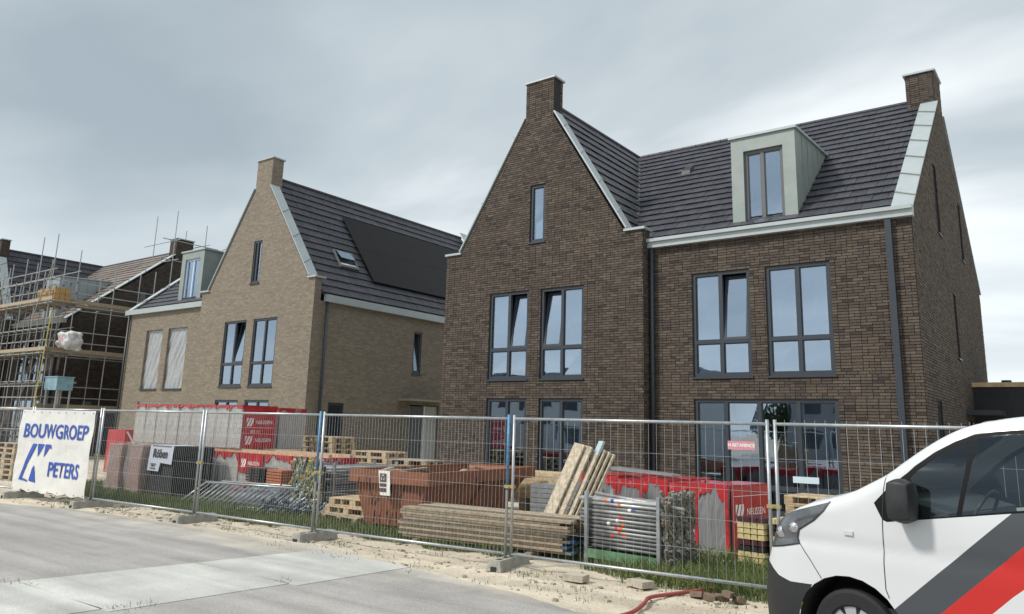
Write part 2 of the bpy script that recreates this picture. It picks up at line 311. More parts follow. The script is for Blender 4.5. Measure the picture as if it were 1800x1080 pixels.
# grass as uncountable blades
def in_grass(x, y):
    n = noise.noise((x*.55, y*.55, 3))+.4*noise.noise((x*2, y*2, 7))
    lim = 9.15 if x > -5 else 9.35 if x > -12 else 9.0
    return y > lim+.25*noise.noise((x*1.5, 0, 0)) and n > -.25-(.35 if (x < -10 and y < 10.6) or x > -5.2 else 0)
gb = MB(); rng = random.Random(3)
def blade(x, y, h, w):
    gb.tone = rng.random(); a = rng.random()*6.28; dx, dy = math.cos(a)*w, math.sin(a)*w; lx, ly = rng.gauss(0, .35)*h, rng.gauss(0, .35)*h; z = -.015
    gb.quad((x-dx, y-dy, z), (x+dx, y+dy, z), (x+lx*.5+dx*.7, y+ly*.5+dy*.7, z+h*.6), (x+lx, y+ly, z+h))
for _ in range(52000):
    x = rng.uniform(-23, -1.5); y = 9.0+abs(rng.gauss(0, 1.5))
    if y < 16 and in_grass(x, y): blade(x, y, rng.uniform(.06, .2)*(1.35 if x > -5.2 else 1), .006)
for _ in range(90):      # stray tufts on the sand and in the paving joints
    cx = rng.uniform(-19, -3); cy = rng.uniform(7.5, 9.0)
    if rng.random() < .25: cx, cy = rng.choice([(-9.7+rng.gauss(0, .15), 4.02), (-7.75, 4.05+rng.random()*.5), (-7.8, 6.1)])
    for k in range(rng.randint(6, 22)): blade(cx+rng.gauss(0, .09), cy+rng.gauss(0, .06), rng.uniform(.03, .09), .005)
gb.build('grass', GRASS, recalc=False, kind='stuff', label='rough green grass growing behind the site fence', category='grass')
STONE = attrmat('rubble', [(.28, .24, .19), (.42, .37, .3), (.55, .5, .43)], ns=30)
pb = MB()
for _ in range(900):
    x = rng.uniform(-20, -2.5); y = rng.gauss(8.5, .5)
    if y < 7.4: continue
    r = rng.choice([.005, .007, .01, .01, .02])*rng.uniform(.7, 1.3); pb.tone = rng.random(); a = rng.random()*3; ax = Vector((math.cos(a), math.sin(a), 0)); ay = Vector((-math.sin(a), math.cos(a), .2)).normalized()
    pb.obox((x, y, sandz(x, y)+r*.3), ax, ay, ax.cross(ay), r*1.4, r, r*.7)
pb.build('pebbles', STONE, kind='stuff', label='small stones and crumbs scattered on the sand strip', category='pebbles')
# ---------------------------------------------------------------- building helpers
def spans(poly, z):
    xs = []
    for (a, b), (c, d) in zip(poly, poly[1:]+poly[:1]):
        if (b <= z) != (d <= z): xs.append(a+(c-a)*(z-b)/(d-b))
    xs.sort(); return [(xs[i], xs[i+1]) for i in range(0, len(xs)-1, 2)]
def cut(iv, a, b):
    o = []
    for p, q in iv:
        if b <= p or a >= q: o.append((p, q)); continue
        if a > p: o.append((p, a))
        if b < q: o.append((b, q))
    return o
BVAR = {}
def brick_wall(walls, keep=300):
    """walls: list of (wall_object, polygon, holes, fn(s,z,d), z_from). Lays real bricks in wild bond; the `keep` largest in view are objects."""
    rg = random.Random(11); allb = []
    for wo, poly, holes, fn, zf in walls:
        ztop = max(p[1] for p in poly); k = int(math.ceil(zf/.0625))
        while (k+1)*.0625 <= ztop+.02:
            z0 = k*.0625; zc = z0+.03; iv = spans(poly, zc)
            for (hx0, hz0, hx1, hz1) in [(min(p[0] for p in h), min(p[1] for p in h), max(p[0] for p in h), max(p[1] for p in h)) for h in holes]:
                if hz0-.02 < zc < hz1+.02: iv = cut(iv, hx0, hx1)
            for a, b in iv:
                s = a-(0 if k % 2 else .11)
                first = True
                while s < b-.02:
                    L = .11 if (rg.random() < .24 or (first and k % 2)) else .22
                    first = False
                    p, q = max(s, a)+.006, min(s+L, b)-.006
                    s += L
                    if q-p < .025: continue
                    allb.append((wo, fn, p, q, z0+.006, z0+.055, (.22+.5*rg.random()) if rg.random() < .9 else rg.choice((.03, .8)), rg.uniform(-.003, .003)))
            k += 1
    def near(b):
        c = Vector(b[1]((b[2]+b[3])/2, b[4], 0)); return (c-CAM).length if (b[4] > 2.15 and abs(b[3]-b[2]-.208) < .003 and b[0].get('front')) else 1e9
    allb.sort(key=near); stuff = {}
    for i, (wo, fn, p, q, z0, z1, tone, pr) in enumerate(allb):
        tone = min(1, max(0, tone*.9+.1*(.5+noise.noise((p*.7, z0*.7, 1)))))
        if i < keep:
            key = (round(tone*8), fn); 
            if key not in BVAR:
                m = MB(); m.tone = tone; e1 = Vector(fn(1, 0, 0))-Vector(fn(0, 0, 0)); e3 = Vector(fn(0, 0, 1))-Vector(fn(0, 0, 0))
                m.obox((0, 0, 0), e1, Vector((0, 0, 1)), e3, .104, .0245, .011); BVAR[key] = m.mesh('brick'); BVAR[key].materials.append(BRK)
            c = Vector(fn((p+q)/2, (z0+z1)/2, -.001+pr)); inst('brick', BVAR[key], wo, c-rl(wo))
        else:
            mb = stuff.setdefault(wo.name, (wo, MB()))[1]; mb.tone = tone; d0 = -.012+pr; d1 = .008
            mb.hexa([fn(p, z0, d0), fn(q, z0, d0), fn(q, z0, d1), fn(p, z0, d1), fn(p, z1, d0), fn(q, z1, d0), fn(q, z1, d1), fn(p, z1, d1)], skip=(4,))
    for n, (wo, mb) in stuff.items():
        o = mb.build('brickwork', BRK, wo); o['kind'] = 'stuff'
def tiles(deck, P0, u, v, n, rows, spanfn, keep, gauge=.375, tw=.33, m=None, seed=1):
    """tile field on a roof plane: P0 eave origin, u along the eave, v up the slope, n normal; spanfn(dist up slope)->(u0,u1)"""
    m = m or TILE; rg = random.Random(seed); P0 = Vector(P0); full = []; mb = MB(); off = rl(deck); L = gauge+.05
    def place(a, b, r, pr):
        lo = P0+v*(r*gauge-.02)+n*(.058+pr); hi = P0+v*(r*gauge-.02+L)+n*(.016+pr); t = n*.029
        return [lo+u*a-t, lo+u*b-t, hi+u*b-t, hi+u*a-t, lo+u*a, lo+u*b, hi+u*b, hi+u*a]
    for r in range(rows):
        a0, b0 = spanfn((r+.5)*gauge)
        s = math.floor(a0/tw)*tw-(tw/2 if r % 2 else 0)
        while s < b0:
            p, q = max(s, a0)+.004, min(s+tw, b0)-.004; s += tw
            if q-p < .03: continue
            pr = rg.uniform(-.003, .005); tone = rg.random()
            if q-p > tw-.012: full.append((p, q, r, pr, tone))
            else: mb.tone = tone; mb.hexa(place(p, q, r, pr))
    full.sort(key=lambda f: (P0+u*f[0]+v*f[2]*gauge-CAM).length)
    proto = {}
    for i, (p, q, r, pr, tone) in enumerate(full):
        if i < keep:
            k = round(tone*5)
            if k not in proto:
                t = MB(); t.tone = tone; sv = P0; c = (P0+v*(0)); pts_ = place(0, tw-.008, 0, 0); t.hexa([x-P0 for x in pts_]); proto[k] = t.mesh('roof_tile'); proto[k].materials.append(m)
            inst('roof_tile', proto[k], deck, P0+u*p+v*r*gauge+n*pr-off)
        else: mb.tone = tone; mb.hexa(place(p, q, r, pr))
    if mb.v: o = mb.build('roof_tile_field', m, deck); o['kind'] = 'stuff'
wob = random.Random(21)
def window(root, P, u, n, w, h, cols=2, transom=None, sill=True, fm=None, tilt=(), name='window', fw_=.075, widths=None, low=None, glass=None):
    """P lower-left corner on the wall face, u to the right, n outward. Frame mesh > pane, sash, sill. tilt: column indices whose upper sash leans in"""
    P = Vector(P); u = Vector(u); n = Vector(n); zz = Vector((0, 0, 1)); fm = fm or ANTH; glass = glass or GLASS
    mb = MB(); D = .05
    def bx(a0, a1, b0, b1, d0=-.115, d1=-.03, M=None):
        (M or mb).hexa([P+u*a+zz*b+n*d for b in (b0, b1) for a, d in ((a0, d1), (a1, d1), (a1, d0), (a0, d0))])
    bx(0, w, 0, fw_); bx(0, w, h-fw_, h); bx(0, fw_, fw_, h-fw_); bx(w-fw_, w, fw_, h-fw_)
    xs = [0]
    for c in (widths or [1/cols]*cols): xs.append(xs[-1]+c*w)
    for x in xs[1:-1]: bx(x-fw_*.55, x+fw_*.55, fw_, h-fw_)
    if transom: bx(fw_, w-fw_, transom-.04, transom+.04, -.113, -.027)
    fo = mb.build(name, fm, root)
    lev = [(fw_, (transom-.04) if transom else h-fw_)]+([(transom+.04, h-fw_)] if transom else [])
    for ci in range(len(xs)-1):
        a0 = xs[ci]+(fw_ if ci == 0 else fw_*.55); a1 = xs[ci+1]-(fw_ if ci == len(xs)-2 else fw_*.55)
        for li, (b0, b1) in enumerate(lev):
            if ci in tilt and li == len(lev)-1:
                ang = R(7.5); sv = zz*math.cos(ang)-n*math.sin(ang); sn = n*math.cos(ang)+zz*math.sin(ang); O = P+zz*b0-n*.05; H = b1-b0
                sm = MB()
                for (p, q, r_, s_) in ((a0, a1, 0, .055), (a0, a1, H-.055, H), (a0, a0+.055, .055, H-.055), (a1-.055, a1, .055, H-.055)):
                    sm.hexa([O+u*a+sv*b+sn*d for b in (r_, s_) for a, d in ((p, .02), (q, .02), (q, -.04), (p, -.04))])
                sm.build('sash', fm, fo)
                pm = MB(); pm.hexa([O+u*a+sv*b+sn*d for b in (.055, H-.055) for a, d in ((a0+.055, .0), (a1-.055, .0), (a1-.055, -.012), (a0+.055, -.012))]); pm.build('pane', glass, fo)
            else:
                pm = MB(); pm.hexa([P+u*a+zz*b+n*(d+wob.uniform(-.003, .003)) for b in (b0, b1) for a, d in ((a0, -.072), (a1, -.072), (a1, -.086), (a0, -.086))]); pm.build('pane', glass, fo)
                sm = MB()       # glazing bead, a narrow raised rim round the pane
                for q in ((a0, a1, b0, b0+.022), (a0, a1, b1-.022, b1), (a0, a0+.022, b0+.022, b1-.022), (a1-.022, a1, b0+.022, b1-.022)): bx(*q, -.07, -.055, sm)
                sm.build('glazing_bead', fm, fo)
    if sill:
        sm = MB(); sm.hexa([P+u*a+zz*b+n*d for b0_, b in ((0, -.045), (1, -.004)) for a, d in ((-.03, .045), (w+.03, .045), (w+.03, -.11), (-.03, -.11))]); sm.build('sill', fm, fo)
    return fo
def rect(a, b, c, d): return [(a, b), (c, b), (c, d), (a, d)]
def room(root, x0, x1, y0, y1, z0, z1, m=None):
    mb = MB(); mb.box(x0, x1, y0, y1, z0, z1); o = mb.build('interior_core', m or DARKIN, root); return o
X_ = Vector((1, 0, 0)); Y_ = Vector((0, 1, 0)); Z_ = Vector((0, 0, 1))
# ---------------------------------------------------------------- brown house (and its twin under scaffold)
def brown_house(dx, detailed, label, shift_y=0):
    root = wthing('brown_brick_house' if detailed else 'scaffolded_house', label, 'house', (-8.8+dx, 17+shift_y, 0))
    BM = MORT if detailed else DARKB; tm = TILE if detailed else None
    ffront = lambda s, z, d: (s+dx, 17+d, z)
    fwing = lambda s, z, d: (s+dx, 16.67+d, z)
    fend = lambda s, z, d: (-2.65-d+dx, s, z)
    fret = lambda s, z, d: (-8.54-d+dx, s, z)
    # polygons
    pf = [(-8.54, -.05), (-2.65, -.05), (-2.65, 6.3), (-8.54, 6.3)]
    hf = [rect(-7.43, 3.125, -6.05, 5.56), rect(-5.68, 3.125, -4.29, 5.56), rect(-7.43, .19, -4.27, 2.625)]
    pw = [(-14.95, -.05), (-8.54, -.05), (-8.54, 6.75), (-9.06, 6.75), (-11.26, 10.36), (-11.26, 11.5), (-12.21, 11.5), (-12.21, 10.36), (-14.43, 6.75), (-14.95, 6.75)]
    hw = [rect(-13.28, 3.125, -11.96, 5.5), rect(-11.56, 3.125, -10.23, 5.5), rect(-13.28, .19, -11.96, 2.625), rect(-11.56, .19, -10.23, 2.625), rect(-11.98, 6.8125, -11.49, 8.4375)]
    pe = [(17.0, -.05), (28.3, -.05), (28.3, 6.3), (23.2, 10.5), (23.2, 11.65), (22.2, 11.65), (22.2, 10.55), (17.0, 6.36)]
    he = [rect(20.45, 6.75, 20.95, 8.5), rect(24.65, 6.875, 25.15, 8.5625), rect(22.05, 3.875, 22.5, 5.5), rect(18.25, .9, 18.9, 2.65), rect(22.9, .05, 23.9, 2.35)]
    pr = [(16.68, -.05), (17.0, -.05), (17.0, 6.75), (16.68, 6.75)]
    mk = lambda nm, p, h, f, t=.3: MB().slab(p, h, f, t).build(nm, BM, root)
    w1 = mk('wall', [(-8.84, -.05), (-2.952, -.05), (-2.952, 6.3), (-8.84, 6.3)], hf, ffront); w1['front'] = 1
    w2 = mk('wall', pw, hw, fwing); w2['front'] = 1
    w3 = mk('wall', pe, he, fend)
    w4 = MB().slab([(16.972, -.05), (16.998, -.05), (16.998, 6.75), (16.972, 6.75)], [], fret, .28).build('wall', BM, root)
    # back, far side and chimney backs
    bw = MB(); bw.box(-14.95+dx, -2.97+dx, 28.0, 28.3, -.05, 6.3); bw.box(-14.95+dx, -14.65+dx, 16.98, 28.0, -.05, 6.3); bw.build('back_wall', BM, root)
    cm = MB(); cm.box(-12.20+dx, -11.27+dx, 16.975, 17.12, 9.9, 11.49); cm2 = MB().box(-3.35+dx, -2.96+dx, 22.21, 23.19, 10.2, 11.64); ch2 = cm2.build('chimney', BM, root)
    ch = cm.build('chimney', BM if not detailed else MORT, root)
    if detailed:
        walls = [(w1, pf, hf, ffront, 0), (w2, pw, hw, fwing, 0), (w3, pe, he, fend, 0), (w4, pr, [], fret, 0),
                 (ch, rect(16.98, 10.0, 17.12, 11.5), [], lambda s, z, d: (-11.27-d+dx, s, z), 10.0),
                 (ch2, rect(-3.35, 10.2, -2.66, 11.65), [], lambda s, z, d: (s+dx, 22.21+d, z), 10.2)]
        brick_wall(walls)
    for b in ((-12.25, -11.21, 16.62, 17.16, 11.5), (-3.4, -2.6, 22.15, 23.25, 11.65)):
        MB().box(b[0]+dx, b[1]+dx, b[2], b[3], b[4], b[4]+.05).build('chimney_cap', ZINCL, root)
    # roofs: main (ridge along X at y 22.65 z 11.02), wing (ridge along Y at x -11.74)
    k = 4.62/5.65; RZ = 11.02
    fz = lambda y: RZ-k*abs(y-22.65)
    xl = -11.74; kw = 1.62
    md = MB()
    A = (xl+dx, 22.65, RZ); md.hexa([(-8.98+dx, 17.02, fz(17.02)-.06), (-2.98+dx, 17.02, fz(17.02)-.06), (-2.98+dx, 22.65, RZ-.06), (xl+dx, 22.65, RZ-.06), (-8.98+dx, 17.02, fz(17.02)), (-2.98+dx, 17.02, fz(17.02)), (-2.98+dx, 22.65, RZ), (xl+dx, 22.65, RZ)])
    md.hexa([(-2.98+dx, 28.3, fz(28.3)-.06), (-14.9+dx, 28.3, fz(28.3)-.06), (-14.9+dx, 22.65, RZ-.06), (-2.98+dx, 22.65, RZ-.06), (-2.98+dx, 28.3, fz(28.3)), (-14.9+dx, 28.3, fz(28.3)), (-14.9+dx, 22.65, RZ), (-2.98+dx, 22.65, RZ)])
    roof = md.build('roof', mat('roof_deck', (.05, .05, .055), .9), root)
    wd = MB()
    for sx in (1, -1):
        q = [(xl+sx*2.75, 16.97, RZ-kw*2.75), (xl+sx*2.75, 17.02, RZ-kw*2.75), (xl, 22.65, RZ), (xl, 16.97, RZ)]
        wd.hexa([(a+dx, b, c-.06) for a, b, c in q]+[(a+dx, b, c) for a, b, c in q])
    wroof = wd.build('roof', mat('roof_deck', (.05, .05, .055), .9), root)
    sl = math.hypot(5.65, 4.62); v = Vector((0, 5.65, 4.62))/sl; n = Vector((0, -4.62, 5.65)).normalized()
    P0 = Vector((xl+dx, 17.0, fz(17.0)))
    def sp(d):
        y = 17.0+d*5.65/sl; return ((RZ-fz(y))/kw+.03, -3.0-xl)
    TM = TILE if detailed else BTILE
    tiles(roof, P0, X_, v, n, 19, sp, 300 if detailed else 0, gauge=sl/19.15, m=TM)
    wl = math.hypot(1, kw); wv = Vector((-1, 0, kw))/wl; wn = Vector((kw, 0, 1)).normalized(); full = 2.72*wl
    Pw = Vector((xl+2.72+dx, 16.99, RZ-kw*2.72))
    def sw(d):
        z = RZ-kw*2.72+d*kw/wl; y = 22.65-(RZ-z)/k; return (.0, max(.05, y-16.99-.03))
    tiles(wroof, Pw, Y_, wv, wn, 14, sw, 0, gauge=full/14.1, m=TILE, seed=3)
    # ridge caps, valley
    rc = MB()
    for i in range(int((-3.0-xl)/.42)): rc.tube((xl+.42*i+dx, 22.65, RZ+.0), (xl+.42*i+.40+dx, 22.65, RZ+.0), .085, 8)
    for i in range(13): rc.tube((xl+dx, 17.15+.42*i, RZ), (xl+dx, 17.55+.42*i, RZ), .085, 8)
    rc.build('ridge_cap', TILE, roof)
    vb = MB(); a = Vector((-8.93+dx, 17.02, fz(17.02)+.0)); b = Vector((xl+dx, 22.65, RZ)); nn = (n+wn).normalized(); vb.bar(a+nn*.05, b+nn*.05, .16, .02, nn); vb.build('valley_gutter', mat('lead_valley', (.2, .19, .18), .7), roof)
    # white fascia and gutter at the eave
    fa = MB(); fa.box(-8.53+dx, -2.6+dx, 16.86, 17.03, 6.3, 6.44); fa.box(-8.53+dx, -2.6+dx, 16.8, 17.05, 6.44, 6.52); fa.build('fascia', ZINCL, root)
    # gable copings (zinc) with standing seams
    def coping(p, q, wdt, sides, nm='coping'):
        p = Vector(p)+Vector((dx, 0, 0)); q = Vector(q)+Vector((dx, 0, 0)); mb = MB(); ax = (q-p).normalized(); nn = sides.cross(ax).normalized()
        if nn.z < 0: nn = -nn
        mb.obox((p+q)/2+nn*.01+sides*wdt/2, ax, sides, nn, (q-p).length/2, wdt/2, .02)
        L = (q-p).length; c = mb.build(nm, ZINCL, root); sb = MB(); t = .5
        while t < L-.3:
            c0 = p+ax*t+nn*.045; c1 = p+ax*(t+.3)+sides*wdt+nn*.045; MB().bar(c0, c1, .02, .035, nn).build('seam', ZINC, c); t += 1.05
    coping((-2.6, 16.98, 6.5), (-2.6, 22.2, 10.74), .42, -X_)
    coping((-2.6, 28.3, 6.42), (-2.6, 23.2, 10.66), .42, -X_)
    coping((-9.0, 16.62, 6.83), (-11.24, 16.62, 10.48), .4, Y_)
    coping((-14.46, 16.62, 6.83), (-12.22, 16.62, 10.48), .4, Y_)
    kn = MB(); kn.box(-9.06+dx, -8.48+dx, 16.61, 17.06, 6.75, 6.81); kn.box(-15.0+dx, -14.4+dx, 16.61, 17.06, 6.75, 6.81); kn.build('kneeler_cap', ZINCL, root)
    # dormer
    dz = MB(); yb = 17.45; bot = fz(yb)-.02; top = 8.93
    dz.box(-6.55+dx, -6.25+dx, yb, yb+.1, bot, top-.03); dz.box(-5.31+dx, -5.02+dx, yb, yb+.1, bot, top-.03); dz.box(-6.25+dx, -5.31+dx, yb, yb+.1, 8.55, top-.03)
    ybk = 22.65-(RZ-9.02)/k
    for xa, xb in ((-6.55, -6.51), (-5.06, -5.02)):
        dz.hexa([(xa+dx, yb+.1, bot), (xb+dx, yb+.1, bot), (xb+dx, ybk, 9.0), (xa+dx, ybk, 9.0), (xa+dx, yb+.1, top-.03), (xb+dx, yb+.1, top-.03), (xb+dx, ybk, 9.03), (xa+dx, ybk, 9.03)])
    dm = dz.build('dormer', ZINC if detailed else mat('dormer_zinc_dark', (.3, .35, .37), .5, .3), root)
    MB().hexa([(-6.6+dx, yb-.05, top-.03), (-4.97+dx, yb-.05, top-.03), (-4.97+dx, ybk+.1, 9.03), (-6.6+dx, ybk+.1, 9.03), (-6.6+dx, yb-.05, top+.03), (-4.97+dx, yb-.05, top+.03), (-4.97+dx, ybk+.1, 9.09), (-6.6+dx, ybk+.1, 9.09)]).build('dormer_roof', ZINCL, dm)
    sm = MB()
    for i in range(1, 5):
        y = yb+.1+(ybk-yb-.1)*i/6; zb = fz(y)+.02; 
        if zb < 8.9: sm.box(-5.018+dx, -5.0+dx, y-.012, y+.012, zb, 8.93)
    sm.build('standing_seam', ZINC, dm)
    window(root, (-6.25+dx, yb+.04, bot+.03), X_, -Y_, .94, 8.55-bot-.03, 2, None, True, fm=mat('grey_frame', (.12, .125, .13), .45) if detailed else WHITEF, widths=[.46, .54])
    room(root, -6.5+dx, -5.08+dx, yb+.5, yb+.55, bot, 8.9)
    # windows
    fm = ANTH
    for i, (a, b) in enumerate(((-7.43, -6.05), (-5.68, -4.29))): window(root, (a+dx, 17, 3.125), X_, -Y_, b-a, 2.435, 2, .80, True, fm, tilt=(1,) if i == 0 else ())
    window(root, (-7.43+dx, 17, .19), X_, -Y_, 3.16, 2.435, 4, .55, True, fm, widths=[.235, .24, .265, .26])
    for i, (a, b) in enumerate(((-13.28, -11.96), (-11.56, -10.23))):
        window(root, (a+dx, 16.67, 3.125), X_, -Y_, b-a, 2.375, 2, .80, True, fm, tilt=(1,) if i == 0 else (0,))
        window(root, (a+dx, 16.67, .19), X_, -Y_, b-a, 2.435, 2, .5, True, fm)
    window(root, (-11.98+dx, 16.67, 6.8125), X_, -Y_, .49, 1.625, 1, None, True, fm)
    for h in he[:4]: window(root, (-2.65+dx, h[0][0], h[0][1]), Y_, X_, h[1][0]-h[0][0], h[2][1]-h[0][1], 1, None, True, fm)
    dmb = MB(); dmb.box(-2.80+dx, -2.72+dx, 22.9, 23.9, .05, 2.35); dmb.build('door', WHITEF, root)
    MB().box(-2.63+dx, -1.9+dx, 22.6, 24.2, 2.5, 2.62).build('canopy', ANTH, root)
    # downpipes
    pm = MB(); pm.tube((-8.43+dx, 16.9, .05), (-8.43+dx, 16.9, 6.3), .05, 12); pm.build('downpipe', PIPE, root, smooth=True)
    pm = MB(); pm.box(-3.14+dx, -3.02+dx, 16.88, 16.985, .05, 6.3); pm.build('downpipe', PIPE, root)
    vt = MB(); vt.hexa([(-9.3+dx, 20.6, fz(20.6)+.05), (-9.0+dx, 20.6, fz(20.6)+.05), (-9.0+dx, 20.95, fz(20.95)+.05), (-9.3+dx, 20.95, fz(20.95)+.05), (-9.27+dx, 20.65, fz(20.6)+.2), (-9.03+dx, 20.65, fz(20.6)+.2), (-9.03+dx, 20.9, fz(20.95)+.12), (-9.27+dx, 20.9, fz(20.95)+.12)]); vt.build('roof_vent', BLACKP, roof)
    # floors and partitions that close the rooms behind the glass
    room(root, -14.6+dx, -3.0+dx, 17.4, 27.9, 2.75, 3.0, ROOMW); room(root, -14.6+dx, -3.0+dx, 17.4, 27.9, 5.7, 5.9, ROOMW); room(root, -14.6+dx, -3.0+dx, 20.6, 20.7, .0, 5.7, ROOMW)
    return root
brown_house(0, True, 'large brown brick house with front gable, chimneys and grey zinc dormer')
brown_house(-37.4, False, 'dark brick house behind scaffolding at the far left')
# ---------------------------------------------------------------- beige house
def beige_house():
    root = wthing('beige_brick_house', 'pale beige brick house with solar panels and front gable chimney', 'house', (-28.5, 17.6, 0))
    fw1 = lambda s, z, d: (s, 17.3+d, z); fl = lambda s, z, d: (s, 17.63+d, z); fs = lambda s, z, d: (-21.72-d, s, z)
    RX, RZ, k = -25.3, 11.3, 1.36
    pw = [(-28.78, -.05), (-21.72, -.05), (-21.72, 6.9), (-22.08, 6.9), (-24.85, 10.72), (-24.85, 11.95), (-25.83, 11.95), (-25.83, 10.72), (-28.3, 6.9), (-28.78, 6.9)]
    hw = [rect(-26.98, 3.1, -25.56, 5.6), rect(-25.12, 3.1, -23.68, 5.6), rect(-27.1, .2, -25.63, 2.6), rect(-25.21, .2, -23.75, 2.6), rect(-25.57, 7.0, -25.04, 8.66)]
    pl = [(-35.2, -.05), (-28.75, -.05), (-28.75, 6.4), (-35.2, 6.4)]
    hl = [rect(-33.42, 3.08, -32.08, 5.63), rect(-31.62, 3.08, -30.14, 5.63), rect(-33.45, .1, -30.25, 2.53)]
    ps = [(17.602, -.05), (29.2, -.05), (29.2, 6.1), (17.602, 6.1)]
    hs = [rect(22.42, 3.87, 22.9, 5.55), rect(18.29, .4, 19.02, 2.56), rect(22.4, .0, 24.1, 2.65)]
    for nm, p, h, f in (('wall', pw, hw, fw1), ('wall', pl, hl, fl), ('wall', ps, hs, fs)): MB().slab(p, h, f, .3).build(nm, BEIGE, root)
    bk = MB(); bk.box(-35.2, -22.02, 28.9, 29.2, -.05, 6.3); bk.box(-35.2, -34.9, 17.95, 28.9, -.05, 6.3); bk.build('back_wall', BEIGE, root)
    bg2 = MB(); bg2.hexa([(-35.2, 17.95, 6.38), (-34.9, 17.95, 6.38), (-34.9, 28.9, 6.38), (-35.2, 28.9, 6.38), (-35.2, 23.4, 10.9), (-34.9, 23.4, 10.9), (-34.9, 23.5, 10.9), (-35.2, 23.5, 10.9)]); bg2.build('gable_wall', BEIGE, root)
    cm = MB(); cm.box(-25.82, -24.86, 17.605, 17.8, 10.2, 11.94); cm.build('chimney', BEIGE, root)
    MB().box(-25.88, -24.8, 17.25, 17.85, 11.95, 12.0).build('chimney_cap', ZINCL, root)
    # roofs
    ex = -21.7
    md = MB()
    for sx in (1, -1):
        q = [(RX+sx*(ex-RX), 17.6, RZ-k*(ex-RX)), (RX+sx*(ex-RX), 29.15, RZ-k*(ex-RX)), (RX, 29.15, RZ), (RX, 17.6, RZ)]
        md.hexa([(a, b, c-.06) for a, b, c in q]+[(a, b, c) for a, b, c in q])
    deck = mat('roof_deck', (.05, .05, .055), .9); roof = md.build('roof', deck, root)
    wl = math.hypot(1, k); v = Vector((-1, 0, k))/wl; n = Vector((k, 0, 1)).normalized(); full = (ex-RX)*wl
    tiles(roof, (ex, 17.62, RZ-k*(ex-RX)), Y_, v, n, 16, lambda d: (0, 11.5), 300, gauge=full/16.1, seed=5)
    rc = MB()
    for i in range(27): rc.tube((RX, 17.8+.42*i, RZ+.01), (RX, 18.2+.42*i, RZ+.01), .085, 8)
    rc.build('ridge_cap', TILE, roof)
    kl = 4.7/5.6; fz = lambda y: 6.5+kl*(y-17.63)
    ld = MB(); q = [(-35.0, 17.65, fz(17.65)), (-28.0, 17.65, fz(17.65)), (RX, 23.23, 11.18), (-35.0, 23.23, 11.18)]; ld.hexa([(a, b, c-.06) for a, b, c in q]+q)
    lroof = ld.build('roof', deck, root); sl = math.hypot(5.6, 4.7)
    tiles(lroof, (-35.0, 17.63, 6.5), X_, Vector((0, 5.6, 4.7))/sl, Vector((0, -4.7, 5.6)).normalized(), 19, lambda d: (.02, 6.6+d*.42), 0, gauge=sl/19.1, seed=6)
    # trims
    def cop(p, q, w, side):
        p = Vector(p); q = Vector(q); ax = (q-p).normalized(); nn = side.cross(ax).normalized(); nn = nn if nn.z > 0 else -nn
        mb = MB(); mb.obox((p+q)/2+nn*.01+side*w/2, ax, side, nn, (q-p).length/2, w/2, .02); c = mb.build('coping', ZINCL, root); sb = MB(); t = .6
        while t < (q-p).length-.4: MB().bar(p+ax*t+nn*.045, p+ax*(t+.3)+side*w+nn*.045, .02, .035, nn).build('seam', ZINC, c); t += 1.3
    cop((-22.04, 17.24, 6.98), (-24.83, 17.24, 10.83), .42, Y_); cop((-28.34, 17.24, 6.98), (-25.85, 17.24, 10.83), .42, Y_)
    cop((-21.75, 29.25, 6.75), (-25.1, 29.25, 11.5), .42, -Y_); cop((-35.25, 17.6, 6.62), (-35.25, 23.2, 11.3), .35, X_)
    kn = MB(); kn.box(-22.1, -21.64, 17.23, 17.72, 6.9, 6.96); kn.box(-28.84, -28.26, 17.23, 17.72, 6.9, 6.96); kn.build('kneeler_cap', ZINCL, root)
    MB().box(-21.71, -21.55, 17.74, 29.2, 6.08, 6.34).build('fascia', ZINCL, root); MB().box(-35.25, -28.8, 17.48, 17.62, 6.4, 6.62).build('fascia', ZINCL, root)
    # pier on the gable corner
    pm = MB(); pm.tube((-21.62, 17.85, .05), (-21.62, 17.85, 6.1), .05, 12); pm.build('downpipe', PIPE, root, smooth=True)
    pm = MB(); pm.tube((-34.95, 17.55, .05), (-34.95, 17.55, 6.4), .05, 12); pm.build('downpipe', PIPE, root, smooth=True)
    # dormer
    yb = 18.12; bot = fz(yb)-.03; top = 9.08; ybk = 17.63+(9.15-6.5)/kl; dz = MB()
    dz.box(-32.06, -31.76, yb, yb+.1, bot, top); dz.box(-30.62, -30.33, yb, yb+.1, bot, top); dz.box(-31.76, -30.62, yb, yb+.1, 8.75, top)
    for xa, xb in ((-32.06, -32.02), (-30.37, -30.33)): dz.hexa([(xa, yb+.1, bot), (xb, yb+.1, bot), (xb, ybk, 9.12), (xa, ybk, 9.12), (xa, yb+.1, top), (xb, yb+.1, top), (xb, ybk, 9.14), (xa, ybk, 9.14)])
    dm = dz.build('dormer', ZINC, root); MB().box(-32.12, -30.27, yb-.05, ybk, top, top+.06).build('dormer_roof', ZINCL, dm)
    sm = MB(); [sm.box(-30.328, -30.31, y-.012, y+.012, fz(y)+.03, 9.08) for y in (18.8, 19.5, 20.1)]; sm.build('standing_seam', ZINC, dm)
    window(root, (-31.76, yb+.04, bot+.05), X_, -Y_, 1.14, 8.75-bot-.05, 2, None, True, fm=mat('pale_blue_film_frame', (.5, .62, .8), .45))
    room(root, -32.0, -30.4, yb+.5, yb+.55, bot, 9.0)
    # windows
    for i, (a, b) in enumerate(((-26.98, -25.56), (-25.12, -23.68))):
        window(root, (a, 17.3, 3.1), X_, -Y_, b-a, 2.5, 2, .85, True, ANTH, tilt=(1,) if i == 0 else ())
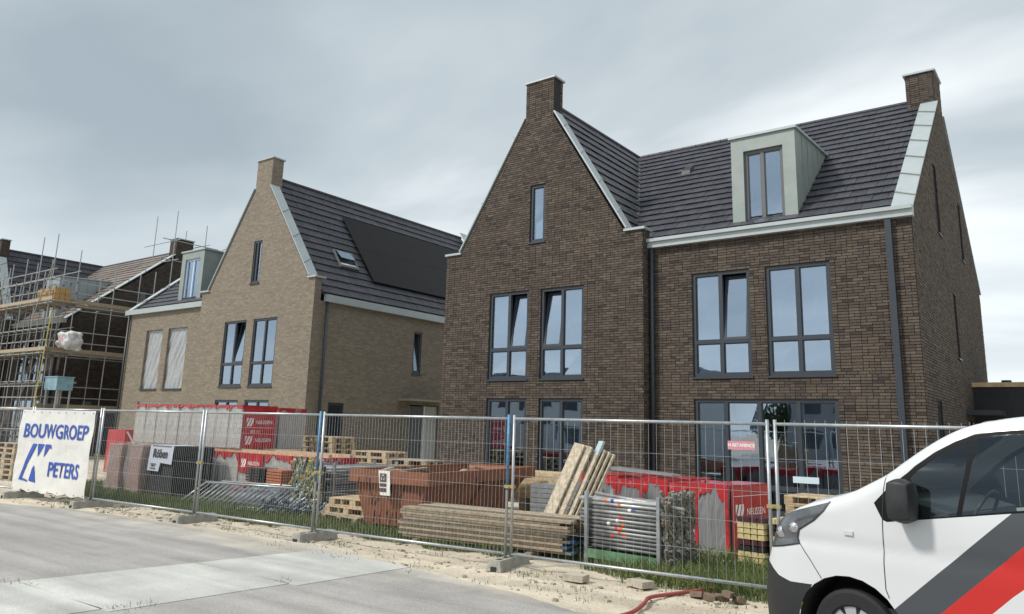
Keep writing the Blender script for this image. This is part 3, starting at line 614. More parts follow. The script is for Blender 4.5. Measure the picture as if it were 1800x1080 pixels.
    for a, b in ((-27.1, -25.63), (-25.21, -23.75)): window(root, (a, 17.3, .2), X_, -Y_, b-a, 2.4, 2, .5, True, ANTH)
    window(root, (-25.57, 17.3, 7.0), X_, -Y_, .53, 1.66, 2, None, True, ANTH, widths=[.42, .58])
    window(root, (-21.72, 22.42, 3.87), Y_, X_, .48, 1.68, 1, None, True, ANTH, tilt=(0,))
    window(root, (-21.72, 18.29, .4), Y_, X_, .73, 2.16, 1, None, True, ANTH, widths=[1])
    # plastic sheeting in the unglazed openings, creased diagonally
    for x0, x1, z0, z1 in ((-33.42, -32.08, 3.08, 5.63), (-31.62, -30.14, 3.08, 5.63), (-33.45, -30.25, .1, 2.53)):
        mb = MB(); nx, nz = 26, 40
        P = lambda i, j: (x0+(x1-x0)*i/nx, 17.74+.014*math.sin((i/nx*(x1-x0)*5-(j/nz)*(z1-z0)*2.1)*3.6+3*noise.noise((i*.1, j*.06, x0)))+.03*noise.noise((i*.3-j*.12, j*.1, x0)), z0+(z1-z0)*j/nz)
        for i in range(nx):
            for j in range(nz): mb.quad(P(i, j), P(i+1, j), P(i+1, j+1), P(i, j+1))
        mb.build('plastic_sheet', PLASTIC, root, smooth=True, recalc=False)
        MB().box(x0-.02, x1+.02, 17.57, 17.72, z0-.05, z0-.005).build('sill', ANTH, root)
    fr = MB(); fr.box(-33.45, -33.38, 17.7, 17.76, .1, 2.53); fr.box(-31.85, -31.78, 17.7, 17.76, .1, 2.53); fr.box(-33.38, -31.85, 17.7, 17.76, 2.46, 2.53); fr.box(-31.78, -30.25, 17.7, 17.76, 2.46, 2.53); fr.build('window_frame', mat('primed_wood', (.6, .55, .48), .7), root)
    # side door and canopy
    dmb = MB(); dmb.box(-21.9, -21.82, 22.45, 23.3, .0, 2.6); dd = dmb.build('door', mat('grey_door', (.09, .1, .105), .5), root)
    jb = MB(); jb.box(-21.88, -21.78, 22.4, 22.47, 0, 2.62); jb.box(-21.88, -21.78, 23.28, 23.36, 0, 2.62); jb.build('door_frame', WHITEF, dd)
    MB().box(-21.86, -21.8, 23.36, 24.1, 0, 2.62).build('door_panel', mat('off_white_board', (.45, .46, .44), .6), dd)
    hb = MB(); hb.tube((-21.8, 23.2, 1.05), (-21.74, 23.2, 1.05), .012); hb.tube((-21.745, 23.2, 1.05), (-21.745, 23.08, 1.05), .011); hb.build('handle', BLACKP, dd)
    cn = MB(); cn.box(-21.71, -21.0, 21.7, 24.1, 2.78, 2.86); cn.build('canopy', mat('bare_timber', (.3, .27, .22), .8), root)
    # solar panels
    for r_ in range(2):
        for c in range(7):
            y0 = 20.55+c*1.13; d0 = 1.05+r_*1.83; p = lambda y, d, h: Vector((ex, 0, RZ-k*(ex-RX)))+v*d+n*h+Vector((0, y, 0))
            mb = MB(); mb.hexa([p(y0, d0, .1), p(y0+1.124, d0, .1), p(y0+1.124, d0+1.822, .1), p(y0, d0+1.822, .1), p(y0, d0, .135), p(y0+1.124, d0, .135), p(y0+1.124, d0+1.822, .135), p(y0, d0+1.822, .135)])
            mb.build('solar_panel', mat('black_solar_glass', (.009, .009, .01), .5, noise_s=1, noise_a=.1, spec=.15), roof)
    # open roof window
    d0 = 1.55; p = lambda y, d, h: Vector((ex, 0, RZ-k*(ex-RX)))+v*d+n*h+Vector((0, y, 0)); fm = MB()
    for a, b, c, d in ((19.1, 20.05, d0, d0+.06), (19.1, 20.05, d0+.84, d0+.9), (19.1, 19.16, d0+.06, d0+.84), (19.99, 20.05, d0+.06, d0+.84)): fm.hexa([p(a, c, .02), p(b, c, .02), p(b, d, .02), p(a, d, .02), p(a, c, .12), p(b, c, .12), p(b, d, .12), p(a, d, .12)])
    sk = fm.build('roof_window', mat('grey_frame', (.12, .125, .13), .45), roof); 
    s2 = MB(); s2.hexa([p(19.17, d0+.1, .1+.0), p(19.98, d0+.1, .1), p(19.98, d0+.82, -.25), p(19.17, d0+.82, -.25), p(19.17, d0+.1, .13), p(19.98, d0+.1, .13), p(19.98, d0+.82, -.22), p(19.17, d0+.82, -.22)]); s2.build('sash', WHITEF, sk)
    s3 = MB(); s3.hexa([p(19.22, d0+.4, .2), p(19.93, d0+.4, .2), p(19.93, d0+.82, .125), p(19.22, d0+.82, .125), p(19.22, d0+.4, .21), p(19.93, d0+.4, .21), p(19.93, d0+.82, .135), p(19.22, d0+.82, .135)]); s3.build('pane', GLASS, sk)
    room(root, -34.8, -22.1, 18.0, 28.8, 2.75, 3.0); room(root, -34.8, -22.1, 18.0, 28.8, 5.75, 5.9); room(root, -34.8, -22.1, 20.6, 20.7, 0, 5.7, ROOMW)
    return root
beige_house()
# ---------------------------------------------------------------- annex at the right
an = wthing('unfinished_annex', 'single storey annex wrapped in black membrane with a bare timber roof edge', 'annex', (0, 24.6, 0))
ab = MB(); NX = 40
for i in range(NX):
    xa, xb = -2.64+i*.2, -2.64+(i+1)*.2; ww = lambda x, z: 24.3+.02*noise.noise((x*1.5, z*3, 0))
    for j in range(8):
        z0, z1 = 2.35+j*.115, 2.35+(j+1)*.115; ab.quad((xa, ww(xa, z0), z0), (xb, ww(xb, z0), z0), (xb, ww(xb, z1), z1), (xa, ww(xa, z1), z1))
ab.build('membrane', mat('black_membrane', (.012, .013, .018), .5, noise_s=3, noise_a=.3), an, smooth=True, recalc=False)
MB().box(-2.63, 5.3, 24.33, 27.9, 3.26, 3.3).build('roof', BLACKP, an)
MB().box(-2.66, 5.36, 24.22, 24.36, 3.28, 3.4).build('roof_edge_board', mat('raw_board', (.5, .37, .22), .7, noise_s=6), an)
wb = MB(); wb.box(-2.63, -1.6, 24.4, 24.5, 0, 2.35); wb.box(3.2, 5.3, 24.4, 24.5, 0, 2.35); wb.build('wall', mat('black_membrane2', (.014, .015, .02), .6), an)
MB().box(-1.6, 3.2, 26, 26.1, 0, 3.2).build('back_wall', mat('brown_panel', (.16, .10, .06), .8, noise_s=2), an)
MB().tube((-1.9, 25, 3.3), (-1.9, 25, 3.5), .12, 10).build('roof_vent', BLACKP, an)
# ---------------------------------------------------------------- scaffolding on the far house
UT = MB().tube((0, 0, 0), (0, 0, 1), 1, 8).mesh('scaffold_tube'); UT.materials.append(GTUBE)
def tube_inst(name, a, b, r, parent, me=UT):
    a = Vector(a); b = Vector(b); d = b-a; o = inst(name, me, parent, a-rl(parent), d.to_track_quat('Z', 'Y').to_euler(), (r, r, d.length)); return o
sc = wthing('scaffold', 'steel tube scaffolding with plank decks round the far dark house', 'scaffold', (-44, 15.6, 0)); rg = random.Random(5)
yf, yk = 15.3, 16.4; xs = [-53.0, -51.2, -49.5, -47.8, -46.0, -44.3, -42.6, -41.0, -39.5, -38.0]
decks = (2.15, 4.7, 7.0)
for x in xs:
    for y in (yf, yk): tube_inst('standard', (x, y, 0), (x+rg.uniform(-.04, .04), y, rg.uniform(9.0, 10.2) if y == yf else rg.uniform(8.4, 9.6)), .0242, sc)
    for z in decks: tube_inst('transom', (x, yf-.2, z-.06), (x, yk+.2, z-.06), .0242, sc)
for x in [-52.1, -50.3, -48.6, -46.9, -45.1, -43.4, -41.8, -40.2, -38.7]:
    tube_inst('standard', (x, 15.85, 0), (x+rg.uniform(-.08, .08), 15.85, rg.uniform(7.8, 9.7)), .0242, sc)
for z in (1.1, 3.3, 5.8, 8.5):
    for y in (yf+.03, yk-.03): tube_inst('ledger', (-53.4, y, z), (-37.7, y, z+rg.uniform(-.1, .1)), .0242, sc)
for i_ in range(6): tube_inst('brace', (-52.5+2.4*i_, yk+.05, (0, 2.2, 4.7)[i_ % 3]), (-50.6+2.4*i_, yk+.05, (2.2, 4.7, 7.0)[i_ % 3]), .0242, sc)
for z in decks:
    for y in (yf-.03, yk+.03): tube_inst('ledger', (-53.4, y, z-.1), (-37.6, y, z-.1), .0242, sc)
    for dz_ in (.5, 1.0): tube_inst('guard_rail', (-53.4, yf-.03, z+dz_), (-37.6, yf-.03, z+dz_+rg.uniform(-.05, .05)), .0242, sc)
xe = [-39.6, -38.1]
for y in (18.2, 20.2, 22.2, 24.3, 26.4):
    for x in xe: tube_inst('standard', (x, y, 0), (x, y, 9.2 if y < 24 else 8.2), .0242, sc)
    for z in decks: tube_inst('transom', (-39.9, y, z-.06), (-37.9, y, z-.06), .0242, sc)
for z in decks:
    for x in (-39.63, -38.07):
        tube_inst('ledger', (x, yf, z-.1), (x, 27, z-.1), .0242, sc)
    for dz_ in (.5, 1.0): tube_inst('guard_rail', (-38.07, yf, z+dz_), (-38.07, 27, z+dz_), .0242, sc)
for y in (21.6, 23.4):        # lift round the end chimney
    for x in (-41.3, -39.2): tube_inst('standard', (x, y, 8.0), (x, y, 12.3+rg.random()*.7), .0242, sc)
for z in (10.2, 11.3):
    tube_inst('ledger', (-42.3, 21.57, z), (-38.6, 21.57, z), .0242, sc); tube_inst('ledger', (-39.17, 20.9, z), (-39.17, 24.2, z), .0242, sc); tube_inst('ledger', (-42.2, 23.43, z+.1), (-38.8, 23.43, z+.1), .0242, sc)
tube_inst('brace', (-46, yf-.06, 2.2), (-43.8, yf-.06, 6.4), .0242, sc); tube_inst('brace', (-43.8, yf-.06, 4.3), (-46, yf-.06, 8.4), .0242, sc); tube_inst('brace', (-39.3, yf-.06, 6.4), (-37.9, yf-.06, 8.9), .0242, sc)
BV = []
for t in range(4):
    b = MB(); b.tone = t/4+.1; b.box(0, 3.9, 0, .22, 0, .045); me = b.mesh('deck_board'); me.materials.append(WOODG); BV.append(me)
for z in decks:
    for i in range(4):
        for j in range(5): inst('deck_board', rg.choice(BV), sc, Vector((-53.3+3.93*i+rg.uniform(-.05, .05), yf+.02+.225*j, z-.03+.006*(i % 2)))-rl(sc))
    for i in range(3):
        for j in range(5): inst('deck_board', rg.choice(BV), sc, Vector((-38.2-.235*j, 16.5+3.75*i, z-.02+.008*(i % 2)))-rl(sc), (0, 0, R(90)))
cpl = MB()
for x in xs+[-52.1, -50.3, -48.6, -46.9, -45.1, -43.4, -41.8, -40.2, -38.7]:
    for z in (1.1, 2.05, 3.3, 4.6, 5.2, 5.7, 6.9, 7.5, 8.0):
        for y in (yf-.02, yk+.02): cpl.box(x-.045, x+.045, y-.05, y+.05, z-.05, z+.05)
cpl.build('coupler', mat('coupler_steel', (.2, .19, .17), .7, .3), sc)['kind'] = 'stuff'
for i in range(2):
    for j in range(4): inst('deck_board', rg.choice(BV), sc, Vector((-53.3+3.93*i, yf+.1+.225*j, 5.9))-rl(sc)); inst('deck_board', rg.choice(BV), sc, Vector((-45.6+3.93*i, yk+.05+.225*(j % 2), 3.3+.05*(j//2)))-rl(sc))
for z in decks: b_ = MB(); b_.tone = .3; b_.box(-38.05, -38.01, 15.4, 27, z+.02, z+.2); b_.build('toe_board', WOODG, sc)
tb = MB(); tb.tone = .6; [tb.box(-53.3, -37.7, yf-.02, yf+.02, z+.02, z+.18) for z in decks[1:]]; tb.build('toe_board', WOODG, sc)
# things on the scaffold
lt = wthing('timber_bundle', 'bundle of yellow timber planks lying on the top scaffold deck', 'timber', (-38.9, 15.7, 7.03))
for i in range(2):
    for j in range(3): b = MB(); b.tone = rg.random(); b.box(-39.6, -37.8, 15.4+.24*j, 15.62+.24*j, 7.03+.3*i, 7.32+.3*i); b.build('plank', mat('yellow_formwork', (.38, .24, .09), .7, noise_s=5), lt)
ld = wthing('ladder', 'aluminium ladder standing against the scaffold at left', 'ladder', (-42.3, 14.6, 0))
for x in (-42.55, -42.05): tube_inst('rail', (x, 14.35, 0), (x, 15.0, 4.9), .03, ld)
for i in range(17): tube_inst('rung', (-42.55, 14.38+.037*i*1.0, .28*i+.2), (-42.05, 14.38+.037*i*1.0, .28*i+.2), .015, ld)
rp_ = MB(); pv = None
for i in range(13):
    q = Vector((-37.3-.6*i/12, 15.2, 6.6-6.4*i/12)); 
    if pv: rp_.tube(pv, q, .022, 6)
    pv = q
rp_.build('hoist_rope', mat('yellow_rope', (.6, .5, .12), .8), None, label='yellow rope hanging down from the scaffold deck', category='rope')
def blob(name, m, c, s, amp, seed, parent=None, sub=3, rnd=.25, **k):
    bm = bmesh.new(); bmesh.ops.create_cube(bm, size=1); bmesh.ops.subdivide_edges(bm, edges=bm.edges, cuts=2**sub-1, use_grid_fill=True)
    off = rl(parent)
    for v in bm.verts:
        p = v.co.copy(); rr = max(abs(p.x), abs(p.y), abs(p.z))*2; q = p.normalized()*.62; p = p.lerp(q, rnd)
        d = noise.noise_vector((p.x*3+seed, p.y*3, p.z*3))*amp; v.co = Vector((p.x*s[0], p.y*s[1], p.z*s[2]))+d+Vector(c)-off
    me = bpy.data.meshes.new(name); bm.to_mesh(me); bm.free(); me.materials.append(m)
    for p in me.polygons: p.use_smooth = True
    o = bpy.data.objects.new(name, me); COL.objects.link(o)
    if parent is not None: o.parent = parent
    for a, b in k.items(): o[{'cat': 'category'}.get(a, a)] = b
    return o
bagr = wthing('rubble_bag', 'white rubble bag with red print slung on the scaffold', 'bag', (-37.0, 16.0, 4.7))
bg_ = blob('sack', mat('woven_white', (.5, .5, .5), .8, noise_s=4, noise_a=.35), (-37.0, 16.0, 5.15), (1.05, .7, .7), .16, 3, bagr)
text('CUB', .26, mat('red_print', (.5, .03, .06), .6), lambda a, b, d: (-36.85+a, 15.55-d, 5.2+b), parent=bagr)
bx_ = wthing('tool_chest', 'pale blue steel tool chest on the scaffold', 'chest', (-37.2, 15.9, 2.2)); MB().box(-37.9, -36.7, 15.6, 16.3, 2.95, 3.5).build('body', mat('pale_blue_paint', (.2, .34, .4), .5, noise_s=4), bx_); MB().box(-37.93, -36.67, 15.57, 16.33, 3.5, 3.55).build('lid', mat('pale_blue_paint', (.2, .34, .4), .5), bx_)
[MB().box(a, a+.06, b, b+.06, 2.1, 2.95).build('foot', GALV, bx_) for a in (-37.85, -36.8) for b in (15.65, 16.2)]
# ---------------------------------------------------------------- site fence
J = [(-23.2, 7.75), (-19.75, 8.0), (-16.93, 8.2), (-13.46, 8.42), (-10.26, 8.55), (-6.6, 8.86), (-3.06, 9.15), (.45, 9.4)]
lab = ['at the far left, beside the stacked pallets', 'carrying the white banner', 'in front of the two wrapped clay tile pallets', 'in front of the red and white brick packs', 'in front of the rusty skip', 'in front of the tube rack, with the pink sign', 'behind the white van']
for i, ((x0, y0), (x1, y1)) in enumerate(zip(J, J[1:])):
    root = wthing('mesh_fence', 'galvanised mesh site fence panel '+lab[i], 'fence panel', (x0, y0, 0), 'mesh fence panels along the site'); a = Vector((x0, y0, 0)); d = Vector((x1, y1, 0))-a; L = d.length; d.normalize(); p0 = a+d*.045; p1 = a+d*(L-.045); nn = Vector((d.y, -d.x, 0))
    frm = MB()
    if i == 4: pass
    for p in (p0, p1): frm.tube(p+Z_*.06, p+Z_*2.02, .0205, 10)
    if i != 6: frm.tube(p0+Z_*1.97, p1+Z_*1.97, .0195, 10)
    else: frm.tube(p0+Z_*1.97, p1+Z_*1.97, .0195, 10)
    frm.tube(p0+Z_*.17, p1+Z_*.17, .0195, 10); frm.build('frame', GALV, root, smooth=True)
    if i in (3, 4): MB().tube(p1+Z_*.9 if i == 3 else p1+Z_*1.0, p1+Z_*2.025, .0215, 10).build('painted_sleeve', GALVB, root, smooth=True)
    wr = MB(); th = .0021 if i < 6 else .0028; nw = 58 if i in (0, 1, 2, 3, 4) else 33
    if i == 6: nw = 31
    for k in range(1, nw):
        q = p0+(p1-p0)*(k/nw); bend = nn*(.012*math.sin(k*1.7) if i in (3, 6) else 0)
        wr.tube(q+Z_*.17, q+Z_*1.1+bend, th, 4, cap=False); wr.tube(q+Z_*1.1+bend, q+Z_*(2.02 if i == 6 else 1.97), th, 4, cap=False)
    for z in ((.45, .75, 1.05, 1.35, 1.62) if i < 5 else (.5, .85, 1.2, 1.58)): wr.tube(p0+Z_*z+nn*.006, p1+Z_*z+nn*.006, .0026, 4, cap=False)
    o = wr.build('wire_mesh', GALV, root); o['kind'] = 'stuff'
    if i < 6:
        cb = MB(); cb.obox(p1+d*.045+Z_*1.05, d, nn, Z_, .075, .03, .02); cb.tube(p1+d*.045+Z_*1.05-nn*.05, p1+d*.045+Z_*1.05+nn*.05, .011, 6); cb.build('coupler', mat('brass_coupler', (.45, .36, .16), .5, .5), root)
    if i == 5:
        sg = MB(); c = p0+d*3.16+Z_*1.715+nn*.012; sg.obox(c, d, nn, Z_, .16, .003, .05); sg_o = sg.build('sign_plate', mat('pink_sign', (.62, .25, .30), .45), root)
        text('N BETAFENCE', .05, WHITE, lambda s_, t_, e_: c+d*s_+nn*(.004+e_)+Z_*t_, parent=root, bold=.002)
    if i == 6:
        sg = MB(); c2 = p0+d*.32+Z_*1.36+nn*.012; sg.obox(c2, d, nn, Z_, .14, .003, .035); sg.build('sign_plate', mat('pale_sign', (.55, .66, .72), .45), root)
blk = ['under the left edge of the banner', 'under the right edge of the banner', 'in front of the leaning barriers', 'left of the rusty skip', 'in front of the plank stack']
bm_ = MB()
def block_mesh():
    m = MB(); hw, hl, h = .115, .42, .135
    m.hexa([(-hw, -hl, 0), (hw, -hl, 0), (hw, hl, 0), (-hw, hl, 0), (-hw*.72, -hl+.03, h), (hw*.72, -hl+.03, h), (hw*.72, hl-.03, h), (-hw*.72, hl-.03, h)])
    return m
FB = block_mesh().mesh('concrete_block'); FB.materials.append(CONC)
holes = MB(); [holes.box(-.035, .035, y-.05, y+.05, .1355, .1375) for y in (-.26, -.09, .09, .26)]; HB = holes.mesh('post_hole'); HB.materials.append(DARKIN)
ends = MB(); ends.box(-.04, .04, -.424, -.405, .0, .06); ends.box(-.04, .04, .405, .424, .0, .06); EB = ends.mesh('end_notch'); EB.materials.append(DARKIN)
for i, (x, y) in enumerate(J[1:6]):
    o = inst('ballast_block', FB, None, (x, y+.02, -.005), (0, 0, R(-4+3*i))); o['label'] = 'grey concrete fence foot '+blk[i]; o['category'] = 'fence foot'; o['group'] = 'concrete feet of the site fence'
    inst('post_hole', HB, o); inst('end_notch', EB, o)
# banner
bn = wthing('banner', 'white canvas banner with blue lettering tied to the fence', 'banner', (-18.5, 7.95, .15))
ba, bb = Vector((-20.0, 7.92, 0)), Vector((-17.0, 8.14, 0)); bd = (bb-ba); BL = bd.length; bd.normalize(); bn_n = Vector((bd.y, -bd.x, 0))
def bpt(s_, z, e=0.): return ba+bd*s_+Z_*z+bn_n*(.045+.025*math.sin(s_*2.1+z*1.5)+.03*noise.noise((s_*2.2+z, z*1.6, 0))+.008*noise.noise((s_*7, z*7-s_*3, 3))+e)
mb = MB()
for i in range(36):
    for j in range(22):
        q = lambda i, j: bpt(BL*i/36-.03*(j/22 > .75 and i == 0), .17+1.78*j/22+(-.02*math.sin(i*.9) if j == 0 else 0)); mb.quad(q(i, j), q(i+1, j), q(i+1, j+1), q(i, j+1))
mb.build('canvas', mat('white_canvas', (.72, .72, .69), .7, noise_s=1.2, noise_a=.06), bn, smooth=True, recalc=False)
text('BOUWGROEP', .43, BLUE, lambda a, b, e: bpt(1.52+a, 1.47+b, .012), parent=bn, squash=.98, bold=.008)
text('PETERS', .43, BLUE, lambda a, b, e: bpt(2.03+a, .66+b, .012), parent=bn, squash=.95, bold=.008)
for i_ in range(9):
    for zz_ in (.2, 1.9): MB().tube(bpt(.06+(BL-.12)*i_/8, zz_, .004), bpt(.06+(BL-.12)*i_/8, zz_, .012), .014, 10).build('eyelet', GALV, bn)
lg = MB()
def lsub(A, B, C_, n):
    if n == 0: lg.quad(*[bpt(a, b, .012) for a, b in (A, B, C_)]); return
    md = lambda p, q: ((p[0]+q[0])/2, (p[1]+q[1])/2); a_, b_, c_ = md(A, B), md(B, C_), md(C_, A)
    for t_ in ((A, a_, c_), (a_, B, b_), (c_, b_, C_), (a_, b_, c_)): lsub(*t_, n-1)
def lpoly(*pt):
    global lg
    lg = MB()
    for i_ in range(1, len(pt)-1): lsub(pt[0], pt[i_], pt[i_+1], 3)
    lg.build('logo', BLUE, bn, recalc=False)
lpoly((.26, .40), (.36, .40), (.70, 1.02), (.80, 1.20), (.62, 1.20), (.58, 1.02)); lpoly((.34, .40), (.66, .37), (.66, .41), (.37, .44)); lpoly((.84, 1.20), (1.1, 1.20), (.9, .92)); lpoly((1.14, 1.20), (1.38, 1.20), (1.42, 1.1), (1.36, 1.16), (1.14, .92)); lpoly((.72, .40), (1.0, .37), (.86, .74), (.80, .66))
# ---------------------------------------------------------------- pallets
def pallet_pieces():
    out_ = []
    def pc(nm, *bx):
        for wm in (0, 1):
            m_ = MB(); m_.tone = rg.random(); m_.box(*bx); me = m_.mesh(nm); me.materials.append(WOODG if wm else WOODN); out_.append((nm, me, wm))
    for y in (0, .165, .33, .495, .66): pc('top_board', 0, 1.2, y, y+.13, .122, .144)
    for x in (0, .53, 1.055): pc('cross_board', x, x+.145, 0, .79, .1, .1215)
    for x in (0, .53, 1.055):
        for y in (0, .33, .66): pc('block', x, x+.145, y, y+.13, .0225, .0995)
    for y in (0, .33, .66): pc('skid', 0, 1.2, y, y+.13, 0, .022)
    return out_
PP = pallet_pieces()
def pallet(loc, rz, label, group=None, grey=False, tilt=(0, 0)):
    t = thing('pallet', label, 'pallet', loc, group, rz); t.rotation_euler = (tilt[0], tilt[1], rz)
    for nm, me, wm in PP:
        if wm == int(grey): inst(nm, me, t)
    return t
for i in range(10): pallet((-17.2+rg.uniform(-.03, .03), 13.7+rg.uniform(-.03, .03), .15*i), R(1+rg.uniform(-2, 2)), ordn[i]+' pallet from the bottom of the tall stack by the beige house', 'tall pallet stack', grey=i < 3)
for i in range(8):
    pallet((-15.25+rg.uniform(-.04, .04), 13.75, .148*i), R(3+rg.uniform(-1.5, 1.5)), ordn[i]+' pallet up in the left pile of the wide stack behind the skip', 'low pallet stack left', grey=i < 4)
    if i < 7: pallet((-14.0+rg.uniform(-.04, .04), 13.8, .148*i), R(4+rg.uniform(-1.5, 1.5)), ordn[i]+' pallet up in the right pile of the wide stack behind the skip', 'low pallet stack right', grey=True)
for i in range(3): pallet((-12.25+.1*i, 10.35, .15*i), R(-8+7*i), ('lowest', 'middle', 'topmost')[i]+' of the three small pallets beside the left end of the skip', grey=i == 0)
for i in range(7): pallet((-25.9+rg.uniform(-.03, .03), 9.6, .147*i), R(2), ordn[i]+' pallet from the bottom of the stack at the far left', 'far left pallet stack', grey=i % 2 == 0)
for i in range(6): pallet((-4.35+rg.uniform(-.03, .03), 13.5, .147*i), R(-4+rg.uniform(-3, 3)), ordn[i]+' pallet up in the stack before the big ground floor window', 'pallets by the big window', grey=i < 3)
# ---------------------------------------------------------------- brick packs in film
COREB = brickmat('packed_brick', [(.3, .27, .22), (.42, .39, .34), (.55, .52, .47)], (.07, .06, .05), .12, .22)
CORED = brickmat('packed_dark_brick', [(.03, .03, .032), (.06, .058, .06), (.085, .08, .08)], (.02, .02, .02), .0625, .11)
def wavy_box(x0, x1, y0, y1, z0, z1, amp, seed, n=9, top=True):
    mb = MB(); P = lambda a, b, c: Vector((a, b, c))+noise.noise_vector((a*3+seed, b*3, c*2.2))*amp
    def face(o, e1, e2):
        for i in range(n):
            for j in range(n): mb.quad(*[P(*(Vector(o)+Vector(e1)*s/n+Vector(e2)*t/n)) for s, t in ((i, j), (i+1, j), (i+1, j+1), (i, j+1))])
    X, Y, Z = x1-x0, y1-y0, z1-z0
    face((x0, y0, z0), (X, 0, 0), (0, 0, Z)); face((x1, y0, z0), (0, Y, 0), (0, 0, Z)); face((x1, y1, z0), (-X, 0, 0), (0, 0, Z)); face((x0, y1, z0), (0, -Y, 0), (0, 0, Z))
    if top: face((x0, y0, z1), (X, 0, 0), (0, Y, 0))
    return mb
def hood(w, d, h, drop, seed, white=False):
    """red printed film cap: top plus an arched lower edge on every side"""
    mb = MB(); n = 10
    def side(o, e, L, nn):
        for i in range(n):
            def pt(k, t):
                u_ = k/n; arch = drop*(.6+.45*abs(2*u_-1)**3+1.3*noise.noise((k*.45+seed*3.7, o[0]+o[1], 2))); z = h+.012-arch*t; q = Vector(o)+Vector(e)*L*u_+Vector(nn)*.013+Z_*z; return q+noise.noise_vector((q.x*4+seed, q.y*4, q.z*4))*.01
            for t in range(3): mb.quad(pt(i, t/3), pt(i, (t+1)/3), pt(i+1, (t+1)/3), pt(i+1, t/3))
    side((0, 0, 0), X_, w, -Y_); side((w, 0, 0), Y_, d, X_); side((w, d, 0), -X_, w, Y_); side((0, d, 0), -Y_, d, -X_)
    mb.quad((0-.01, -.01, h+.014), (w+.01, -.01, h+.014), (w+.01, d+.01, h+.014), (-.01, d+.01, h+.014)); return mb
def nel_logo(root, fn, w, big=True):
    """white N emblem in a square and the lettering on the red side label"""
    m = MB()
    def q(*p): m.quad(*[fn(a, b, .004) for a, b in p])
    s = w*.22; x, y = -w*.42, -s/2
    q((x, y), (x+s*.3, y), (x+s*.75, y+s), (x+s*.45, y+s)); q((x+s*.42, y), (x+s*.72, y), (x+s, y+s*.62), (x+s, y+s), (x+s*.86, y+s)); q((x, y+s*.35), (x, y+s), (x+s*.3, y+s))
    m.build('emblem', WHITE, root, recalc=False)
    text('NELISSEN', w*.135, WHITE, lambda a, b, e: fn(w*.14+a, b, .004), parent=root, squash=.92, bold=.001)
def pack(loc, rz, w, d, h, label, group, film, core, seed, side_label=False, front_label=False, red=True, drop=.2):
    root = thing('brick_pack', label, 'brick pack', loc, group, rz)
    MB().box(.03, w-.03, .03, d-.03, .0, h-.02).build('brick_stack', core, root)
    wavy_box(0, w, 0, d, .02, h, .02, seed).build('film_wrap', film, root, smooth=True)
    if film is WRAPG:
        for xa in (w-.04,): m = MB(); m.box(xa-.012, xa+.045, -.03, -.016, .04, h-.1); m.build('red_film_strip', RED, root)
    if red: hood(w, d, h, drop, seed).build('printed_hood', HOODM, root, smooth=True)
    if side_label:
        f = lambda a, b, e: (w+.024+e, d/2+a, h*.62+b); m = MB(); m.quad(*[f(a, b, 0) for a, b in ((-d*.47, -h*.62), (d*.47, -h*.62), (d*.47, h*.37), (-d*.47, h*.37))]); m.build('red_label', RED, root, recalc=False); nel_logo(root, f, d*.9)
        m = MB(); [m.quad(f(-d*.43, zz, .004), f(d*.43, zz, .004), f(d*.43, zz+.008, .004), f(-d*.43, zz+.008, .004)) for zz in (h*.23, -h*.13)]; m.build('label_rule', WHITE, root, recalc=False)
        text('005 11', d*.1, WHITE, lambda a, b, e: f(-d*.12+a, -h*.22+b, .004), parent=root)
        nel = lambda a, b, e: f(a, b-h*.42, e); nel_logo(root, nel, d*.9) if film is not WRAPG else None
    if front_label:
        f = lambda a, b, e: (w/2+a, -.026-e, h*.8+b); m = MB(); m.quad(*[f(a, b, 0) for a, b in ((-w*.49, -h*.2), (w*.49, -h*.2), (w*.49, h*.19), (-w*.49, h*.19))]); m.build('red_label', RED, root, recalc=False); nel_logo(root, f, w*.9)
    return root
ordn = ['first', 'second', 'third', 'fourth', 'fifth', 'sixth', 'seventh', 'eighth', 'ninth', 'tenth', 'eleventh', 'twelfth', 'thirteenth', 'fourteenth']
for k in range(6):
    pack((-5.19-.6*k, 11.95+.22*k, 0), R(-9+(0, 2, -1.5, 1, -2, 1)[k]), .535, 1.25, 1.06-(0, .03, .0, .05, .02, .04)[k], ordn[k]+' red topped brick pack from the right in the row behind the tube rack', 'brick packs in grey film', WRAPG, CORED, k*3.1, side_label=k == 0, drop=.22)
for k in range(9): pack((-21.75+.563*k, 11.45, 1.17), R(-1), .545, 1.0, 1.03, ordn[k]+' pale brick pack from the left in the upper tier', 'upper tier of pale brick packs', WRAPW, COREB, 20+k, side_label=k == 8, drop=.085)
pack((-17.25, 12.6, 1.17), R(-2), .5, .8, 1.0, 'narrow pale brick pack behind the right end of the upper tier', 'upper tier of pale brick packs', WRAPW, COREB, 31, drop=.1)
for k in range(8):
    pk = pack((-21.5+1.0*k, 11.35, 0), R(-1), .97, 1.05, 1.08, ordn[k]+' brick pack from the left in the lower tier' if k < 7 else 'last brick pack at the right end of the lower tier', 'lower tier of brick packs', WRAPW, COREB, 40+k, front_label=k in (5, 7), drop=.16)
mb = MB(); mb.tone = .5; [mb.box(-21.5, -13.5, y, y+.1, 1.09, 1.165) for y in (11.5, 12.1)]; mb.build('bearer_timbers', WOODN, None, label='pair of long timber bearers between the two tiers of brick packs', category='timber')
